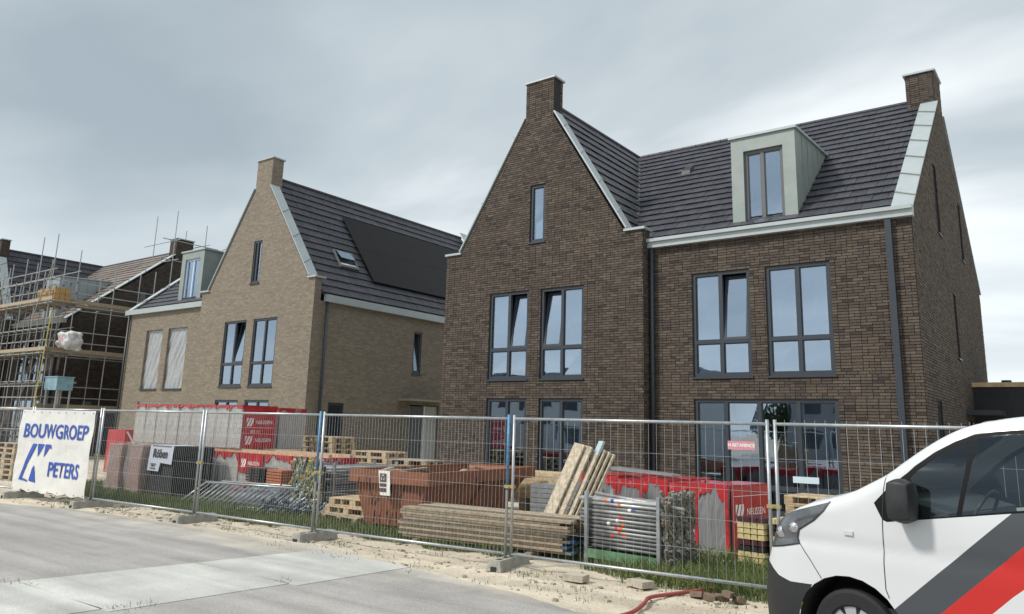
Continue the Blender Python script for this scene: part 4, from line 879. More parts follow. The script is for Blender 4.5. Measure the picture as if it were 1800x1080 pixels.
# clay roof tiles in clear film, dark tiles under a printed sheet
CLAY = brickmat('stacked_clay_tile', [(.25, .09, .05), (.34, .14, .08), (.42, .2, .13)], (.1, .05, .04), .035, .3)
DTILE = brickmat('stacked_dark_tile', [(.02, .02, .024), (.035, .035, .04), (.055, .055, .06)], (.01, .01, .01), .035, .3)
for k in range(2):
    root = thing('clay_tile_pack', ('left', 'right')[k]+' of the two clay roof tile packs in clear film', 'tile pack', (-20.15+.86*k, 10.0+.05*k, 0), 'clay tile packs', R(-5))
    MB().box(.04, .78, .04, .9, .1, 1.16).build('tile_stack', CLAY, root); wavy_box(0, .82, 0, .94, .08, 1.2, .05, 60+k, 12).build('film_wrap', WRAPC, root, smooth=True)
    m = MB(); m.box(0, .82, .02, .92, 0, .08); m.build('pallet_base', WOODG, root)
root = thing('dark_tile_pack', 'dark roof tile pack under a printed white Röben sheet', 'tile pack', (-18.4, 10.15, 0), None, R(-4))
sw_ = .82
MB().box(.02, 1.2, .03, 1.0, .1, .95).build('tile_stack', DTILE, root); MB().box(0.02, 1.2, .03, 1.0, .96, 1.18).build('upper_tile_stack', DTILE, root); MB().box(0, 1.22, .02, 1.0, 0, .09).build('pallet_base', WOODG, root)
shf = lambda a, b, e: (a, -.01-e-.03*math.sin(b*3), b)
m = MB(); m.quad(shf(.04, .62, 0), shf(.62, .62, 0), shf(.66, .84, 0), shf(.03, .84, 0)); m.quad(shf(.02, .84, 0), shf(1.2, .8, 0), shf(1.19, 1.21, 0), shf(.03, 1.21, 0)); m.quad((.12, -.03, 1.215), (1.05, -.03, 1.215), (1.02, .8, 1.215), (.15, .8, 1.215)); m.build('printed_sheet', mat('pale_grey_sheet', (.5, .54, .62), .45), root, recalc=False)
text('Röben', .28, BLACK, lambda a, b, e: shf(.6+a, 1.02+b, .012), parent=root, bold=.008); [MB().box(.2, .2+l_, -.06, -.045, z_, z_+.012).build('small_print', BLACK, root) for l_, z_ in ((.26, .78), (.2, .74), (.26, .68))]
# dark and orange loose roof tiles, covered pallet
for k in range(2):
    root = thing('loose_tile_stack', ('left', 'right')[k]+' stack of dark and orange roof tiles in front of the lower brick packs', 'tile stack', (-15.35+.75*k, 10.75, 0), 'loose tile stacks', R(-6))
    for r_ in range(14):
        b = MB(); b.box(.02*random.random(), .6, 0, .45, .06*r_, .06*r_+.045); b.build('tile_layer', mat('orange_tile', (.38, .12, .05), .7, noise_s=8) if r_ < 9 or k else mat('black_tile', (.02, .02, .022), .5), root)
cv = wthing('tarp_bundle', 'grey and red plastic tarpaulin bundle behind the leaning barriers', 'tarpaulin', (-14.6, 10.5, 0)); blob('tarpaulin', mat('grey_tarp', (.16, .18, .21), .4, noise_s=3, noise_a=.4), (-14.6, 10.75, .2), (1.6, .5, .42), .1, 9, cv); blob('red_film', RED, (-15.3, 10.7, .4), (.5, .35, .16), .08, 4, cv, 2)
# leaning crowd barriers
for k in range(2):
    root = wthing('crowd_barrier', ('front', 'rear')[k]+' steel crowd barrier leaning low behind the fence', 'barrier', (-15, 9.8+.2*k, 0), 'crowd barriers'); a = Vector((-16.2+.25*k, 9.7+.22*k, .04+.02*k)); d = Vector((3.0, .75, .0)).normalized(); v = Vector((.55, .5, .62)).normalized() if k == 0 else Vector((.5, .55, .62)).normalized(); m = MB()
    H, L = .72, 2.9
    m.tube(a, a+d*L, .019, 8); m.tube(a+v*H, a+v*H+d*L, .021, 8); m.tube(a, a+v*H, .019, 8); m.tube(a+d*L, a+d*L+v*H, .019, 8); m.build('frame', GALV, root, smooth=True)
    m = MB(); [m.tube(a+d*(L*i/21), a+d*(L*i/21)+v*H, .008, 6) for i in range(1, 21)]; m.build('bars', GALV, root, smooth=True)
# ---------------------------------------------------------------- tube racks
COLR = [mat('tape_orange', (.7, .16, .04), .5), mat('tape_blue', (.02, .05, .3), .5), mat('tape_red', (.6, .06, .05), .5), WHITE]
TUB = MB().tube((0, 0, 0), (1, 0, 0), .0242, 10).mesh('scaffold_tube'); TUB.materials.append(GTUBE)
TUBS = [TUB]
for c_, r_ in ((.2, .55), (.5, .4)):
    t2 = TUB.copy(); t2.materials.clear(); t2.materials.append(mat('scaffold_tube_%d' % int(c_*10), (c_, c_*1.02, c_*1.02), r_, .5, noise_s=5, noise_a=.35)); TUBS.append(t2)
for me_ in TUBS:
    for p in me_.polygons: p.use_smooth = len(p.vertices) == 4
TAPE = []
for c in COLR: me = MB().tube((0, 0, 0), (.05, 0, 0), .0252, 10, cap=False).mesh('colour_tape'); me.materials.append(c); TAPE.append(me)
def rack(o, d, length, rows, colz, where, endcup, pitch=.085):
    d = Vector(d).normalized(); s = Vector((-d.y, d.x, 0)); o = Vector(o); rz = math.atan2(d.y, d.x)
    fr = thing('tube_rack', 'steel stillage holding scaffold tubes '+where, 'rack', o, None, rz); m = MB(); D = .062*colz+.08
    for a in (.06, length-.06):
        for b in (0, D): MB().box(a-.025, a+.025, b-.025, b+.025, 0, .3+rows*pitch*.62).build('post', GALV, fr)
        MB().box(a-.02, a+.02, .03, D-.03, .14, .2).build('cross_bar', GALV, fr)
    g = MB(); g.box(.09, length-.09, -.02, .02, .08, .2); g.box(.09, length-.09, D-.02, D+.02, .08, .2); g.build('side_beams', mat('green_paint', (.12, .24, .13), .6, noise_s=12, noise_a=.3), fr)
    for r_ in range(rows):
        for c in range(colz):
            if r_ == rows-1 and rg.random() < .25: continue
            j = rg.uniform(-.1, .1); pos = o+d*(-.03+j)+s*(.07+.0615*c+rg.uniform(-.004, .004))+Z_*(.235+pitch*.62*r_+.0*c+rg.uniform(0, .012))
            t = inst('scaffold_tube', TUBS[2] if r_ >= rows-2 and rg.random() < .7 else rg.choice((TUBS[0], TUBS[1], TUBS[1])), None, pos, (0, 0, rz), (length+.05, 1, 1)); t['label'] = 'grey scaffold tube, '+ordn[c]+' across, '+ordn[r_]+' row up, in the '+('right' if 'front' in where else 'left')+' tube rack'; t['category'] = 'tube'; t['group'] = 'tubes in the rack '+where
            if c == 0 or c == colz-1:
                for q in range(rg.choice((0, 1, 2))): tp = inst('colour_tape', rg.choice(TAPE), t, ((.42+.06*q+rg.uniform(-.1, .1))*1.0, 0, 0)); tp.scale = (1/(length+.05), 1, 1)
    return fr
rack((-6.1, 9.98, 0), (1, -.1, 0), 1.32, 13, 9, 'in front of the red topped brick packs', True)
rack((-12.72, 10.95, 0), (-.04, 1, 0), 2.0, 14, 10, 'left of the rusty skip', True)
ct = inst('scaffold_tube', TUB, None, (-6.0, 10.15, .95), (0, R(4), R(-8)), (1.5, 1, 1)); ct['label'] = 'single long tube laid across the top of the right rack'; ct['category'] = 'tube'
# bundles of ledger ends / couplers: many small forged heads on short bars
def coupler_bundle(name, o, u, v, n, w, h, cnt, tones, label, lean):
    root = wthing(name, label, 'couplers', o); o = Vector(o); rr = random.Random(8)
    for grp, m in tones:
        mb = MB()
        for i in range(cnt//len(tones)):
            a, b = rr.random()*w, .06+rr.random()*(h-.06); c = o+u*a+Z_*b+n*rr.uniform(-.04, .05); ax = (Z_*1.0+u*rr.gauss(lean, .25)+n*rr.gauss(0, .25)).normalized(); L = rr.uniform(.06, .14)
            mb.tube(c-ax*L, c+ax*L, rr.uniform(.009, .014), 5); mb.obox(c+ax*L, ax, ax.orthogonal().normalized(), ax.cross(ax.orthogonal().normalized()), .025, .022, .018)
        mb.build(grp, m, root)['kind'] = 'stuff'
    core = MB(); core.obox(o+u*w/2+Z_*(h*.48)-n*.07, u, n, Z_, w*.48, .06, h*.46); core.build('stacked_ledgers', mat('dull_steel', (.07, .068, .06), .8, noise_s=25, noise_a=.5), root)
rust = mat('weathered_steel', (.23, .2, .155), .75, .2, noise_s=30, noise_a=.4)
coupler_bundle('coupler_bundle', (-4.76, 9.88, 0), Vector((.06, 1, 0)).normalized(), X_, X_, .75, .92, 420, [('heads', rust), ('bars', mat('dull_galv', (.27, .27, .25), .6, .3, noise_s=30))], 'dense bundle of rusty ledger heads at the end of the right tube rack', -.25)
coupler_bundle('ledger_bundle', (-13.6, 10.7, .1), X_, X_, -Y_, .85, .92, 420, [('yellow_heads', mat('yellow_paint', (.55, .47, .12), .6)), ('grey_heads', mat('dull_galv2', (.3, .33, .33), .6, .3)), ('white_heads', mat('pale_paint', (.6, .62, .55), .6)), ('dark_heads', mat('dark_heads', (.05, .08, .12), .6))], 'bundle of yellow, white and blue ledger heads left of the rusty skip', .3)
coupler_bundle('bar_heap', (-13.6, 10.0, -.05), Vector((1, .3, 0)).normalized(), X_, -Y_, 1.5, .3, 130, [('bars', mat('dull_galv2', (.3, .33, .33), .6, .3)), ('dark_bars', mat('dark_heads', (.05, .08, .12), .6))], 'low heap of loose bars and clips in the grass behind the fence', 1.2)
# ---------------------------------------------------------------- skip
def skip():
    rz = R(8); root = thing('skip_container', 'rusty orange-brown steel skip with scraped sides', 'skip', (-10.2, 10.1, 0), None, rz)
    SK = mat('rusty_orange_paint', (.28, .108, .055), .75, noise_s=3.5, bump=.3, col2=(.17, .064, .035), bump_s=20)
    SCR = mat('scraped_rust', (.05, .03, .025), .85, noise_s=10)
    w, L, H = .82, 3.95, 1.02; bw = .58; y0b, y1b = .12, 2.95
    m = MB()
    T = [(-w, 0, H), (w, 0, H), (w, L, H), (-w, L, H)]; B = [(-bw, y0b, .1), (bw, y0b, .1), (bw, y1b, .1), (-bw, y1b, .1)]
    for i in range(4):
        j = (i+1) % 4; m.quad(T[i], T[j], B[j], B[i])
    m.quad(*B); q = .03
    Ti = [(-w+q, q, H), (w-q, q, H), (w-q, L-q, H), (-w+q, L-q, H)]; Bi = [(-bw+q, y0b+q, .13), (bw-q, y0b+q, .13), (bw-q, y1b-q, .13), (-bw+q, y1b-q, .13)]
    for i in range(4):
        j = (i+1) % 4; m.quad(Ti[i], Ti[j], Bi[j], Bi[i])
    m.quad(*Bi)
    m.build('shell', SK, root)
    rm = MB()
    rm.box(-w-.05, w+.05, -.05, .04, H-.2, H+.02); rm.box(-w-.05, -w+.04, .04, L-.04, H-.2, H+.02); rm.box(w-.04, w+.05, .04, L-.04, H-.2, H+.02); rm.box(-w-.05, w+.05, L-.04, L+.05, H-.2, H+.02); rm.build('rim', SK, root)
    rb = MB()
    for t in (.5,):
        a = Vector(T[1]).lerp(Vector(T[2]), t); b = Vector(B[1]).lerp(Vector(B[2]), t); rb.bar(a-Z_*.2+X_*.02, b+X_*.02, .06, .05, (0, 1, 0))
    rb.build('rib', SK, root)
    sc_ = MB(); rr = random.Random(4)
    for i in range(50):       # scrape marks, flat dark flakes on the paint
        t = rr.random(); z = rr.uniform(.15, .95); f = (z-.1)/(H-.1)
        if rr.random() < .6: x = (bw+(w-bw)*f)*(2*t-1)*.95; y = y0b*(1-f); c = Vector((x, y-.004 if z < H-.2 else -.054, z)); u = X_
        else: y = .15+t*(y1b-.2+(L-y1b)*f*.9); c = Vector((bw+(w-bw)*f+.004 if z < H-.2 else w+.054, y, z)); u = Y_
        ln = rr.uniform(.05, .22); wd = rr.uniform(.006, .02); tl = rr.gauss(0, .25); p = c-Z_*ln/2; r2 = c+Z_*ln/2+u*tl*ln
        if z > H-.2: ln = .1; p = c-Z_*.05; r2 = c+Z_*.05
        else:
            sl_ = Vector((0, -y0b, H-.1)) if u is X_ else Vector((w-bw, 0, H-.1)); sl_.normalize(); p = c-sl_*ln/2; r2 = c+sl_*ln/2+u*tl*ln
        sc_.quad(p-u*wd, p+u*wd*.5, r2+u*wd, r2-u*wd*.4)
    sc_.build('scrape_marks', SCR, root, recalc=False)['kind'] = 'stuff'
    pl = MB(); f = lambda a, b, e: (-.08+a, -.062-e-.03*(b < -.1), H-.02+b)
    pl.quad((.0-.2, -.06, H+.02), (.2-.2+.05, -.06, H+.02), (.1, -.075, .62), (-.13, -.075, .62)); pl.build('notice', WHITE, root, recalc=False)
    k = MB(); 
    g = lambda a, b: (-.06+a*.8+.05*(1-b)*.6-.04, -.066-.016*(1-b), .64+b*.4)
    k.quad(g(-.08, .52), g(.1, .52), g(.1, .88), g(-.08, .88)); k.quad(g(-.08, .32), g(.1, .32), g(.1, .46), g(-.08, .46)); k.quad(g(-.08, .1), g(.1, .1), g(.1, .26), g(-.08, .26)); k.build('notice_print', mat('brown_print', (.1, .05, .04), .6), root, recalc=False)
    r3 = MB(); 
    for i in range(3):
        a = R(90+120*i); c = Vector((.01, .7)); p = [(c.x+.055*math.cos(a+t), c.y+.14*math.sin(a+t)) for t in (-.5, .35)]; r3.quad(*[(lambda q: (q[0], q[1]-.004, q[2]))(g(*x)) for x in (p[0], p[1], (p[1][0]*.6+c.x*.4, p[1][1]*.6+c.y*.4), (p[0][0]*.6+c.x*.4, p[0][1]*.6+c.y*.4))])
    r3.build('recycling_mark', WHITE, root, recalc=False)
    db = MB(); 
    for i in range(14): db.tone = rr.random(); x, y = rr.uniform(-.6, .6), rr.uniform(.3, 3.0); db.obox((x, y, .9+rr.uniform(-.1, .12)), Vector((rr.gauss(0, 1), rr.gauss(0, 1), .2)).normalized(), Vector((0, 0, 1)), Vector((1, 0, 0)), rr.uniform(.1, .4), .015, .06)
    db.build('debris', WOODG, root)
    MB().box(-.6, .6, .35, 2.9, .3, .88).build('rubble_fill', mat('rubble_fill', (.12, .1, .08), .95, noise_s=9, bump=1), root)
skip()
# ---------------------------------------------------------------- planks
PV = []
for t in range(6):
    b = MB(); b.tone = t/5; b.box(0, 1, 0, .2, 0, .033); me = b.mesh('plank'); me.materials.append(WOODG); PV.append(me)
ENDB = MB().box(.0, .012, -.001, .201, -.001, .034).mesh('blue_end'); ENDB.materials.append(mat('blue_end_paint', (.05, .19, .38), .6))
so_ = Vector((-9.2, 9.42, .1)); rz = R(6.5); d = Vector((math.cos(rz), math.sin(rz), 0)); s = Vector((-d.y, d.x, 0))
for r_ in range(12):
    for c in range(4):
        L = 2.95+rg.uniform(-.1, .08)+(.12 if c > 1 and r_ > 6 else 0); jx = rg.uniform(-.06, .06)+(.08 if r_ == 11 else 0)
        p = so_+d*jx+s*(.215*c+rg.uniform(-.006, .006))+Z_*(.0385*r_)
        o = inst('plank', PV[(r_*3+c*2+rg.randint(0, 1)) % 6], None, p, (0, 0, rz+rg.uniform(-.008, .008)), (L, 1, 1)); o['label'] = ordn[c]+' board from the fence in the '+ordn[r_]+' layer up of the big board stack'; o['category'] = 'plank'; o['group'] = 'boards in the big stack'
        if r_ < 5: e = inst('blue_end', ENDB, o, (1.0002, 0, 0)); e.scale = (1/L, 1, 1)
for i, t in enumerate((.35, 2.4)):
    b = MB(); b.tone = .2; b.obox(so_+d*t+s*.43-Z_*.055, d, s, Z_, .05, .5, .043); b.build('bearer', WOODG, None, label=('left', 'right')[i]+' timber bearer under the big stack of boards', category='timber')
for i in range(6):       # boards leaning on the packs
    bx0 = -7.62+(.14*i if i < 2 else .2+.075*i); L = 1.72+(.12 if i == 2 else .0)-.03*i; a = Vector((bx0, 11.05+.03*i, .0)); tp = a+Vector((.44+.012*i, .62, 1.62)).normalized()*L; dd = (tp-a).normalized(); u = Vector((1, -.25+.3*(i > 1), 0)); u = (u-dd*u.dot(dd)).normalized() if i < 2 else (Vector((.25, -1, .1))-dd*Vector((.25, -1, .1)).dot(dd)).normalized()
    if i >= 2: u = (u+dd.cross(u)*.75).normalized()
    b = MB(); b.tone = .97; b.obox((a+tp)/2+Z_*.05, dd, u, dd.cross(u), L/2, (.13 if i < 2 else .105), .0165); o = b.build('leaning_board', WOODG, None, label=('leftmost wide', 'second wide', 'third, tallest', 'fourth narrow', 'fifth narrow', 'rightmost')[i]+' board leaning against the brick packs', category='plank', group='leaning boards')
    if i == 2: MB().obox(tp+Z_*.05-dd*.12, dd, u, dd.cross(u), .13, .107, .0185).build('painted_tip', mat('pale_blue_tip', (.4, .5, .52), .6), o)
for i in range(6):       # fresh timber pile behind the skip
    for j in range(3):
        b = MB(); b.tone = rg.random(); b.box(-11.9+rg.uniform(-.1, .1), -8.9+rg.uniform(-.1, .1), 14.4+.24*j, 14.62+.24*j, .35+.095*i, .44+.095*i); b.build('pine_beam', WOODN, None, label=ordn[j]+' pine beam from the front in the '+ordn[i]+' layer behind the skip', category='timber', group='pine beams')
for k in range(3):
    b = MB(); b.tone = .3; b.box(-11.4+k*.95, -11.3+k*.95, 14.38, 15.1, 0, .35); b.build('bearer', WOODG, None, label=('left', 'middle', 'right')[k]+' support block under the pine beam pile', category='timber')
for i in range(8):       # grey metal deck sheets right of the skip
    b = MB(); b.box(-9.0, -7.4, 12.75, 13.3, .1+.09*i, .155+.09*i); b.box(-9.0, -7.4, 12.75, 12.79, .155+.09*i, .18+.09*i); b.build('metal_deck', GALV, None, label=ordn[i]+' steel deck sheet from the bottom right of the skip', category='deck', group='steel deck sheets')
b = MB(); b.hexa([(-7.3, 12.9, 1.14), (-5.9, 12.5, 1.12), (-5.85, 12.75, 1.12), (-7.25, 13.15, 1.14), (-7.3, 12.9, 1.2), (-5.9, 12.5, 1.15), (-5.85, 12.75, 1.15), (-7.25, 13.15, 1.2)]); b.build('metal_gutter', GALV, None, label='folded zinc sheet lying on top of the red brick packs', category='sheet')
# coloured paver stack
for k in range(2):
    root = thing('paver_stack', ('left', 'right')[k]+' column of yellow, black and burgundy ridge tiles beside the red pack', 'tile stack', (-4.33+.44*k, 11.3+.05*k, 0), 'coloured tile columns', R(-6))
    for r_ in range(9):
        cname = ['n', 'y', 'y', 'n', 'b', 'y', 'y', 'y', 'b'][(r_+(2 if k and r_ > 3 else 0)) % 9]; m = {'n': mat('black_tile', (.02, .02, .022), .5), 'y': mat('cream_yellow_tile', (.55, .46, .22), .7, noise_s=9), 'b': mat('burgundy_tile', (.07, .02, .025), .5)}[cname]
        b = MB()
        for j in range(4):
            x = .005+.103*j; b.hexa([(x, 0, .078*r_), (x+.097, 0, .078*r_), (x+.097, .5, .078*r_), (x, .5, .078*r_), (x+.008, 0, .078*r_+.066), (x+.089, 0, .078*r_+.066), (x+.089, .5, .078*r_+.066), (x+.008, .5, .078*r_+.066)])
        b.build('tile_course', m, root)
# loose bits on the sand: two pale pavers, broken bricks, hose
for i, (x, y, rz) in enumerate(((-5.45, 8.75, .1), (-4.68, 9.0, -.35))):
    b = MB(); b.box(-.14, .14, -.1, .1, 0, .075); me = b.mesh('paving_brick'); me.materials.append(mat('pale_paver', (.42, .38, .31), .9, noise_s=15)); o = inst('paving_brick', me, None, (x, y, -.005), (0, 0, rz)); o['label'] = ('left', 'right')[i]+' of two pale paving bricks lying on the sand'; o['category'] = 'brick'
for i in range(5):
    b = MB(); b.box(-.07, .07, -.05, .05, 0, .06); me = b.mesh('broken_brick'); me.materials.append(mat('brown_rubble', (.17, .12, .09), .9, noise_s=15)); o = inst('broken_brick', me, None, (-3.72+.1*i*(1 if i < 4 else -.4), 8.85+.07*(i % 2), .0 if i != 2 else .06), (0.1*i, .1, i*.8)); o['label'] = ordn[i]+' broken brown brick from the left in the heap by the van'; o['category'] = 'brick'; o['group'] = 'broken bricks'
h = MB(); prev = None
hp = [(-4.1, 6.9), (-4.02, 7.5), (-4.12, 8.0), (-4.22, 8.35), (-4.1, 8.75), (-3.98, 9.1), (-3.9, 9.4)]
for i in range(len(hp)-1):
    for t in range(8):
        f = t/8; p = [hp[max(0, min(len(hp)-1, i+k))] for k in (-1, 0, 1, 2)]; q = [.5*((2*p[1][c])+(-p[0][c]+p[2][c])*f+(2*p[0][c]-5*p[1][c]+4*p[2][c]-p[3][c])*f*f+(-p[0][c]+3*p[1][c]-3*p[2][c]+p[3][c])*f**3) for c in (0, 1)]; q = Vector((q[0], q[1], .03))
        if prev: h.tube(prev, q, .022, 8, cap=False)
        prev = q
h.build('hose', mat('red_hose', (.33, .07, .06), .6), None, smooth=True, label='red rubber hose curving over the sand by the van', category='hose')
# ---------------------------------------------------------------- white van
def van():
    a = R(-12); root = thing('white_van', 'white panel van with grey and red stripes parked at right', 'van', (-1.72, 6.77, 0), None, a)
    # local x = towards the rear, y = into the van (near side at y=0), z up
    W2 = 1.93
    C = [(-.80, .30), (-.821, .53), (-.814, .625), (-.785, .738), (-.755, .833), (-.70, .93), (-.655, 1.045), (-.586, 1.144), (-.47, 1.217), (-.299, 1.293), (-.07, 1.364), (.072, 1.419), (.196, 1.486), (.332, 1.566), (.437, 1.649), (.583, 1.76), (.724, 1.855), (.859, 1.926), (.988, 1.968), (1.136, 1.996), (1.35, 2.012), (1.9, 2.02), (2.8, 2.02), (3.6, 2.0), (3.95, 1.96), (4.02, 1.8), (4.06, 1.0), (4.06, .3)]
    def dens(P, n):
        o = []
        for i in range(len(P)-1):
            p = [Vector(P[max(0, min(len(P)-1, i+k))]) for k in (-1, 0, 1, 2)]
            for t in range(n):
                f = t/n; o.append(.5*((2*p[1])+(-p[0]+p[2])*f+(2*p[0]-5*p[1]+4*p[2]-p[3])*f*f+(-p[0]+3*p[1]-3*p[2]+p[3])*f**3))
        o.append(Vector(P[-1])); return o
    CC = dens(C, 4)
    def zc(s):
        best = None
        for p, q in zip(CC, CC[1:]):
            if p.x <= s <= q.x and q.x > p.x: z = p.y+(q.y-p.y)*(s-p.x)/(q.x-p.x); best = z if best is None else max(best, z)
        return best if best is not None else CC[0].y
    def inset(s, z):
        o = 0
        if z > 1.2: o += .17*((z-1.2)/.8)**1.6
        if z < .6: o += .05*((.6-z)/.4)**2
        f = (s+.821)/.5
        if f < 1: o += .2*(1-max(0, f))**2.6
        r_ = (4.06-s)/.25
        if r_ < 1: o += .1*(1-max(0, r_))**2
        e_ = min(zc(s)-z, .12)/.12
        if e_ < 1: o += .07*(1-math.sqrt(max(0, 1-(1-e_)**2)))
        o += .012*math.exp(-((z-1.0-.0*s)/.05)**2)
        return o
    bm = bmesh.new(); ns = 110; nz_ = 34
    S_ = [-.8205+(4.06+.8205)*(i/ns)**1.35 for i in range(ns+1)]
    for side in (0, 1):
        G = []
        for s in S_:
            zt = zc(s); col = []
            for j in range(nz_+1):
                t = j/nz_; z = .3+(zt-.3)*(1-(1-t)**1.25); y = inset(s, z); y = y if side == 0 else W2-y; col.append(bm.verts.new((s, y, z)))
            G.append(col)
        for i in range(ns):
            for j in range(nz_): bm.faces.new((G[i][j], G[i+1][j], G[i+1][j+1], G[i][j+1]) if side == 0 else (G[i][j+1], G[i+1][j+1], G[i+1][j], G[i][j]))
    nv = 16; T = []
    for p in CC:
        y0 = inset(min(max(p.x, -.8205), 4.06), p.y); fwgt = max(0, min(1, (.35-p.x)/1.1)); row = []
        for k in range(nv+1):
            v = k/nv*2-1; y = W2/2+v*(W2/2-y0); bul = (1-abs(v)**2.6); row.append(bm.verts.new((p.x-.14*fwgt*bul-(.05 if .3 < p.x < 1 else 0)*bul, y, p.y+.035*bul*(1 if p.x > -.3 else 0))))
        T.append(row)
    for i in range(len(T)-1):
        for k in range(nv): bm.faces.new((T[i][k], T[i+1][k], T[i+1][k+1], T[i][k+1]))
    bmesh.ops.remove_doubles(bm, verts=bm.verts, dist=.004)
    def cutpoly(poly, smin, smax, zmin, zmax, closed=True, sides_only=True):
        n = len(poly)
        for i in range(n if closed else n-1):
            p, q = poly[i], poly[(i+1) % n]; x0, x1 = min(p[0], q[0])-.02, max(p[0], q[0])+.02; z0, z1 = min(p[1], q[1])-.02, max(p[1], q[1])+.02
            dx_, dz_ = q[0]-p[0], q[1]-p[1]; no = Vector((dz_, 0, -dx_))
            if no.length < 1e-6: continue
            fs = [f for f in bm.faces if any(x0 <= v.co.x <= x1 and z0 <= v.co.z <= z1 for v in f.verts)]
            ge = list({e for f in fs for e in f.edges})+list({v for f in fs for v in f.verts})+fs
            bmesh.ops.bisect_plane(bm, geom=ge, dist=1e-4, plane_co=(p[0], 0, p[1]), plane_no=no.normalized())
    def inside(poly, x, z):
        r_ = False
        for (a_, b_), (c_, d_) in zip(poly, poly[1:]+poly[:1]):
            if (b_ > z) != (d_ > z) and x < a_+(c_-a_)*(z-b_)/(d_-b_): r_ = not r_
        return r_
    trim = [(.253, 1.345), (.33, 1.432), (.42, 1.515), (.508, 1.588), (.56, 1.64), (.70, 1.748), (.84, 1.83), (.972, 1.887), (1.10, 1.908), (1.27, 1.925), (1.5, 1.925), (1.53, 1.40), (1.216, 1.357), (.35, 1.212), (.315, 1.225)]
    g1 = [(.53, 1.55), (.58, 1.605), (.715, 1.712), (.849, 1.793), (.955, 1.842), (.845, 1.305), (.62, 1.27)]
    g2 = [(.995, 1.855), (1.103, 1.88), (1.27, 1.895), (1.43, 1.895), (1.46, 1.412), (1.217, 1.372), (.88, 1.312)]
    bump = [(-1.3, .82), (-.753, .787), (-.667, .723), (-.608, .685), (-.482, .656), (-.285, .663), (-.34, .55), (-.41, .40), (-.42, .2), (-1.3, .2)]
    head = [(-.72, .9), (-.72, 1.02), (-.662, 1.06), (-.587, 1.15), (-.471, 1.212), (-.112, 1.32), (-.156, 1.246), (-.241, 1.164), (-.376, 1.076), (-.396, 1.014), (-.382, .971), (-.536, .934)]
    grey = [(.40, .62), (1.192, 1.349), (1.6, 1.72), (1.75, 1.66), (.69, .62), (.60, .3), (.05, .3)]
    grey = [(.05, .3), (.404, .628), (1.192, 1.349), (1.36, 1.503), (1.63, 1.495), (1.19, 1.085), (.702, .63), (.35, .3)]
    red = [(.35, .3), (.702, .63), (1.19, 1.085), (1.63, 1.495), (1.98, 1.5), (1.164, .81), (1.041, .692), (.62, .3)]
    wc = (.012, .336); arch = [(wc[0]+.435*math.cos(R(t)), wc[1]+.435*math.sin(R(t))) for t in range(-10, 191, 14)]+[(wc[0]-.44, .2), (wc[0]+.44, .2)]
    arch2 = [(wc[0]+3.1+.42*math.cos(R(t)), wc[1]+.42*math.sin(R(t))) for t in range(-10, 191, 20)]+[(wc[0]+2.68, .2), (wc[0]+3.52, .2)]
    polys = dict(trim=trim, g1=g1, g2=g2, bump=bump, head=head, grey=grey, red=red, arch=arch, arch2=arch2)
    for nm in ('arch', 'arch2', 'trim', 'g1', 'g2', 'bump', 'head', 'grey', 'red'): cutpoly(polys[nm], 0, 0, 0, 0)
    bmesh.ops.remove_doubles(bm, verts=bm.verts, dist=.0008)
    part = {}
    for f in bm.faces:
        c = f.calc_center_median(); onside = c.y < .5 or c.y > W2-.5; k = 'body'
        if inside(arch, c.x, c.z) or inside(arch2, c.x, c.z): k = 'DEL' if (onside or c.z < .25) else 'body'
        elif onside and (inside(g1, c.x, c.z)): k = 'pane1'
        elif onside and inside(g2, c.x, c.z): k = 'pane2'
        elif onside and inside(trim, c.x, c.z): k = 'window_trim'
        elif inside(bump, c.x, c.z): k = 'bumper'
        elif inside(head, c.x, c.z) and (c.y < .62 or c.y > W2-.62): k = 'headlight'
        elif .34 < c.x < 1.0 and 1.57 < c.z and .2 < c.y < W2-.2 and not onside: k = 'windscreen'
        elif .34 < c.x < .98 and zc(c.x)-c.z < .06 and .26 < c.y < W2-.26: k = 'windscreen'
        elif onside and c.z < 1.5 and inside(grey, c.x, c.z): k = 'grey_stripe'
        elif onside and c.z < 1.5 and inside(red, c.x, c.z): k = 'red_stripe'
        part.setdefault(k, []).append([v.co.copy() for v in f.verts])
    bm.free()
    PAINT = mat('white_van_paint', (.6, .62, .635), .18, spec=.6, noise_s=1.5, noise_a=.02)
    HL = mat('headlight_lens', (.13, .14, .15), .06, .4, noise_s=5, noise_a=.5)
    mm = {'body': PAINT, 'bumper': BLACKP, 'headlight': HL, 'window_trim': mat('black_trim', (.007, .007, .008), .6, spec=.15), 'pane1': CGLASS, 'pane2': CGLASS, 'windscreen': CGLASS, 'grey_stripe': mat('grey_stripe', (.06, .068, .076), .3), 'red_stripe': mat('red_stripe', (.5, .025, .022), .28)}
    for k, fl in part.items():
        if k == 'DEL': continue
        if fl and k != 'body' and k != 'windscreen' and not isinstance(fl, tuple):
            nearf = [f for f in fl if sum(v.y for v in f)/len(f) < W2/2]; farf = [f for f in fl if sum(v.y for v in f)/len(f) >= W2/2]; groups_ = [nearf, farf]
        else: groups_ = [fl]
        for fl in groups_:
            if k in ('body', 'bumper', 'window_trim', 'grey_stripe', 'red_stripe', 'headlight', 'pane1', 'pane2', 'windscreen'):
                b2 = bmesh.new()
                for f in fl:
                    try: b2.faces.new([b2.verts.new(p) for p in f])
                    except ValueError: pass
                bmesh.ops.remove_doubles(b2, verts=b2.verts, dist=.0007); bmesh.ops.recalc_face_normals(b2, faces=b2.faces)
                nm = {'pane1': 'quarter_window', 'pane2': 'door_window'}.get(k, k); me = bpy.data.meshes.new(nm); b2.to_mesh(me); b2.free(); me.materials.append(mm[k])
                for p in me.polygons: p.use_smooth = True
                o = bpy.data.objects.new(nm, me); COL.objects.link(o); o.parent = root
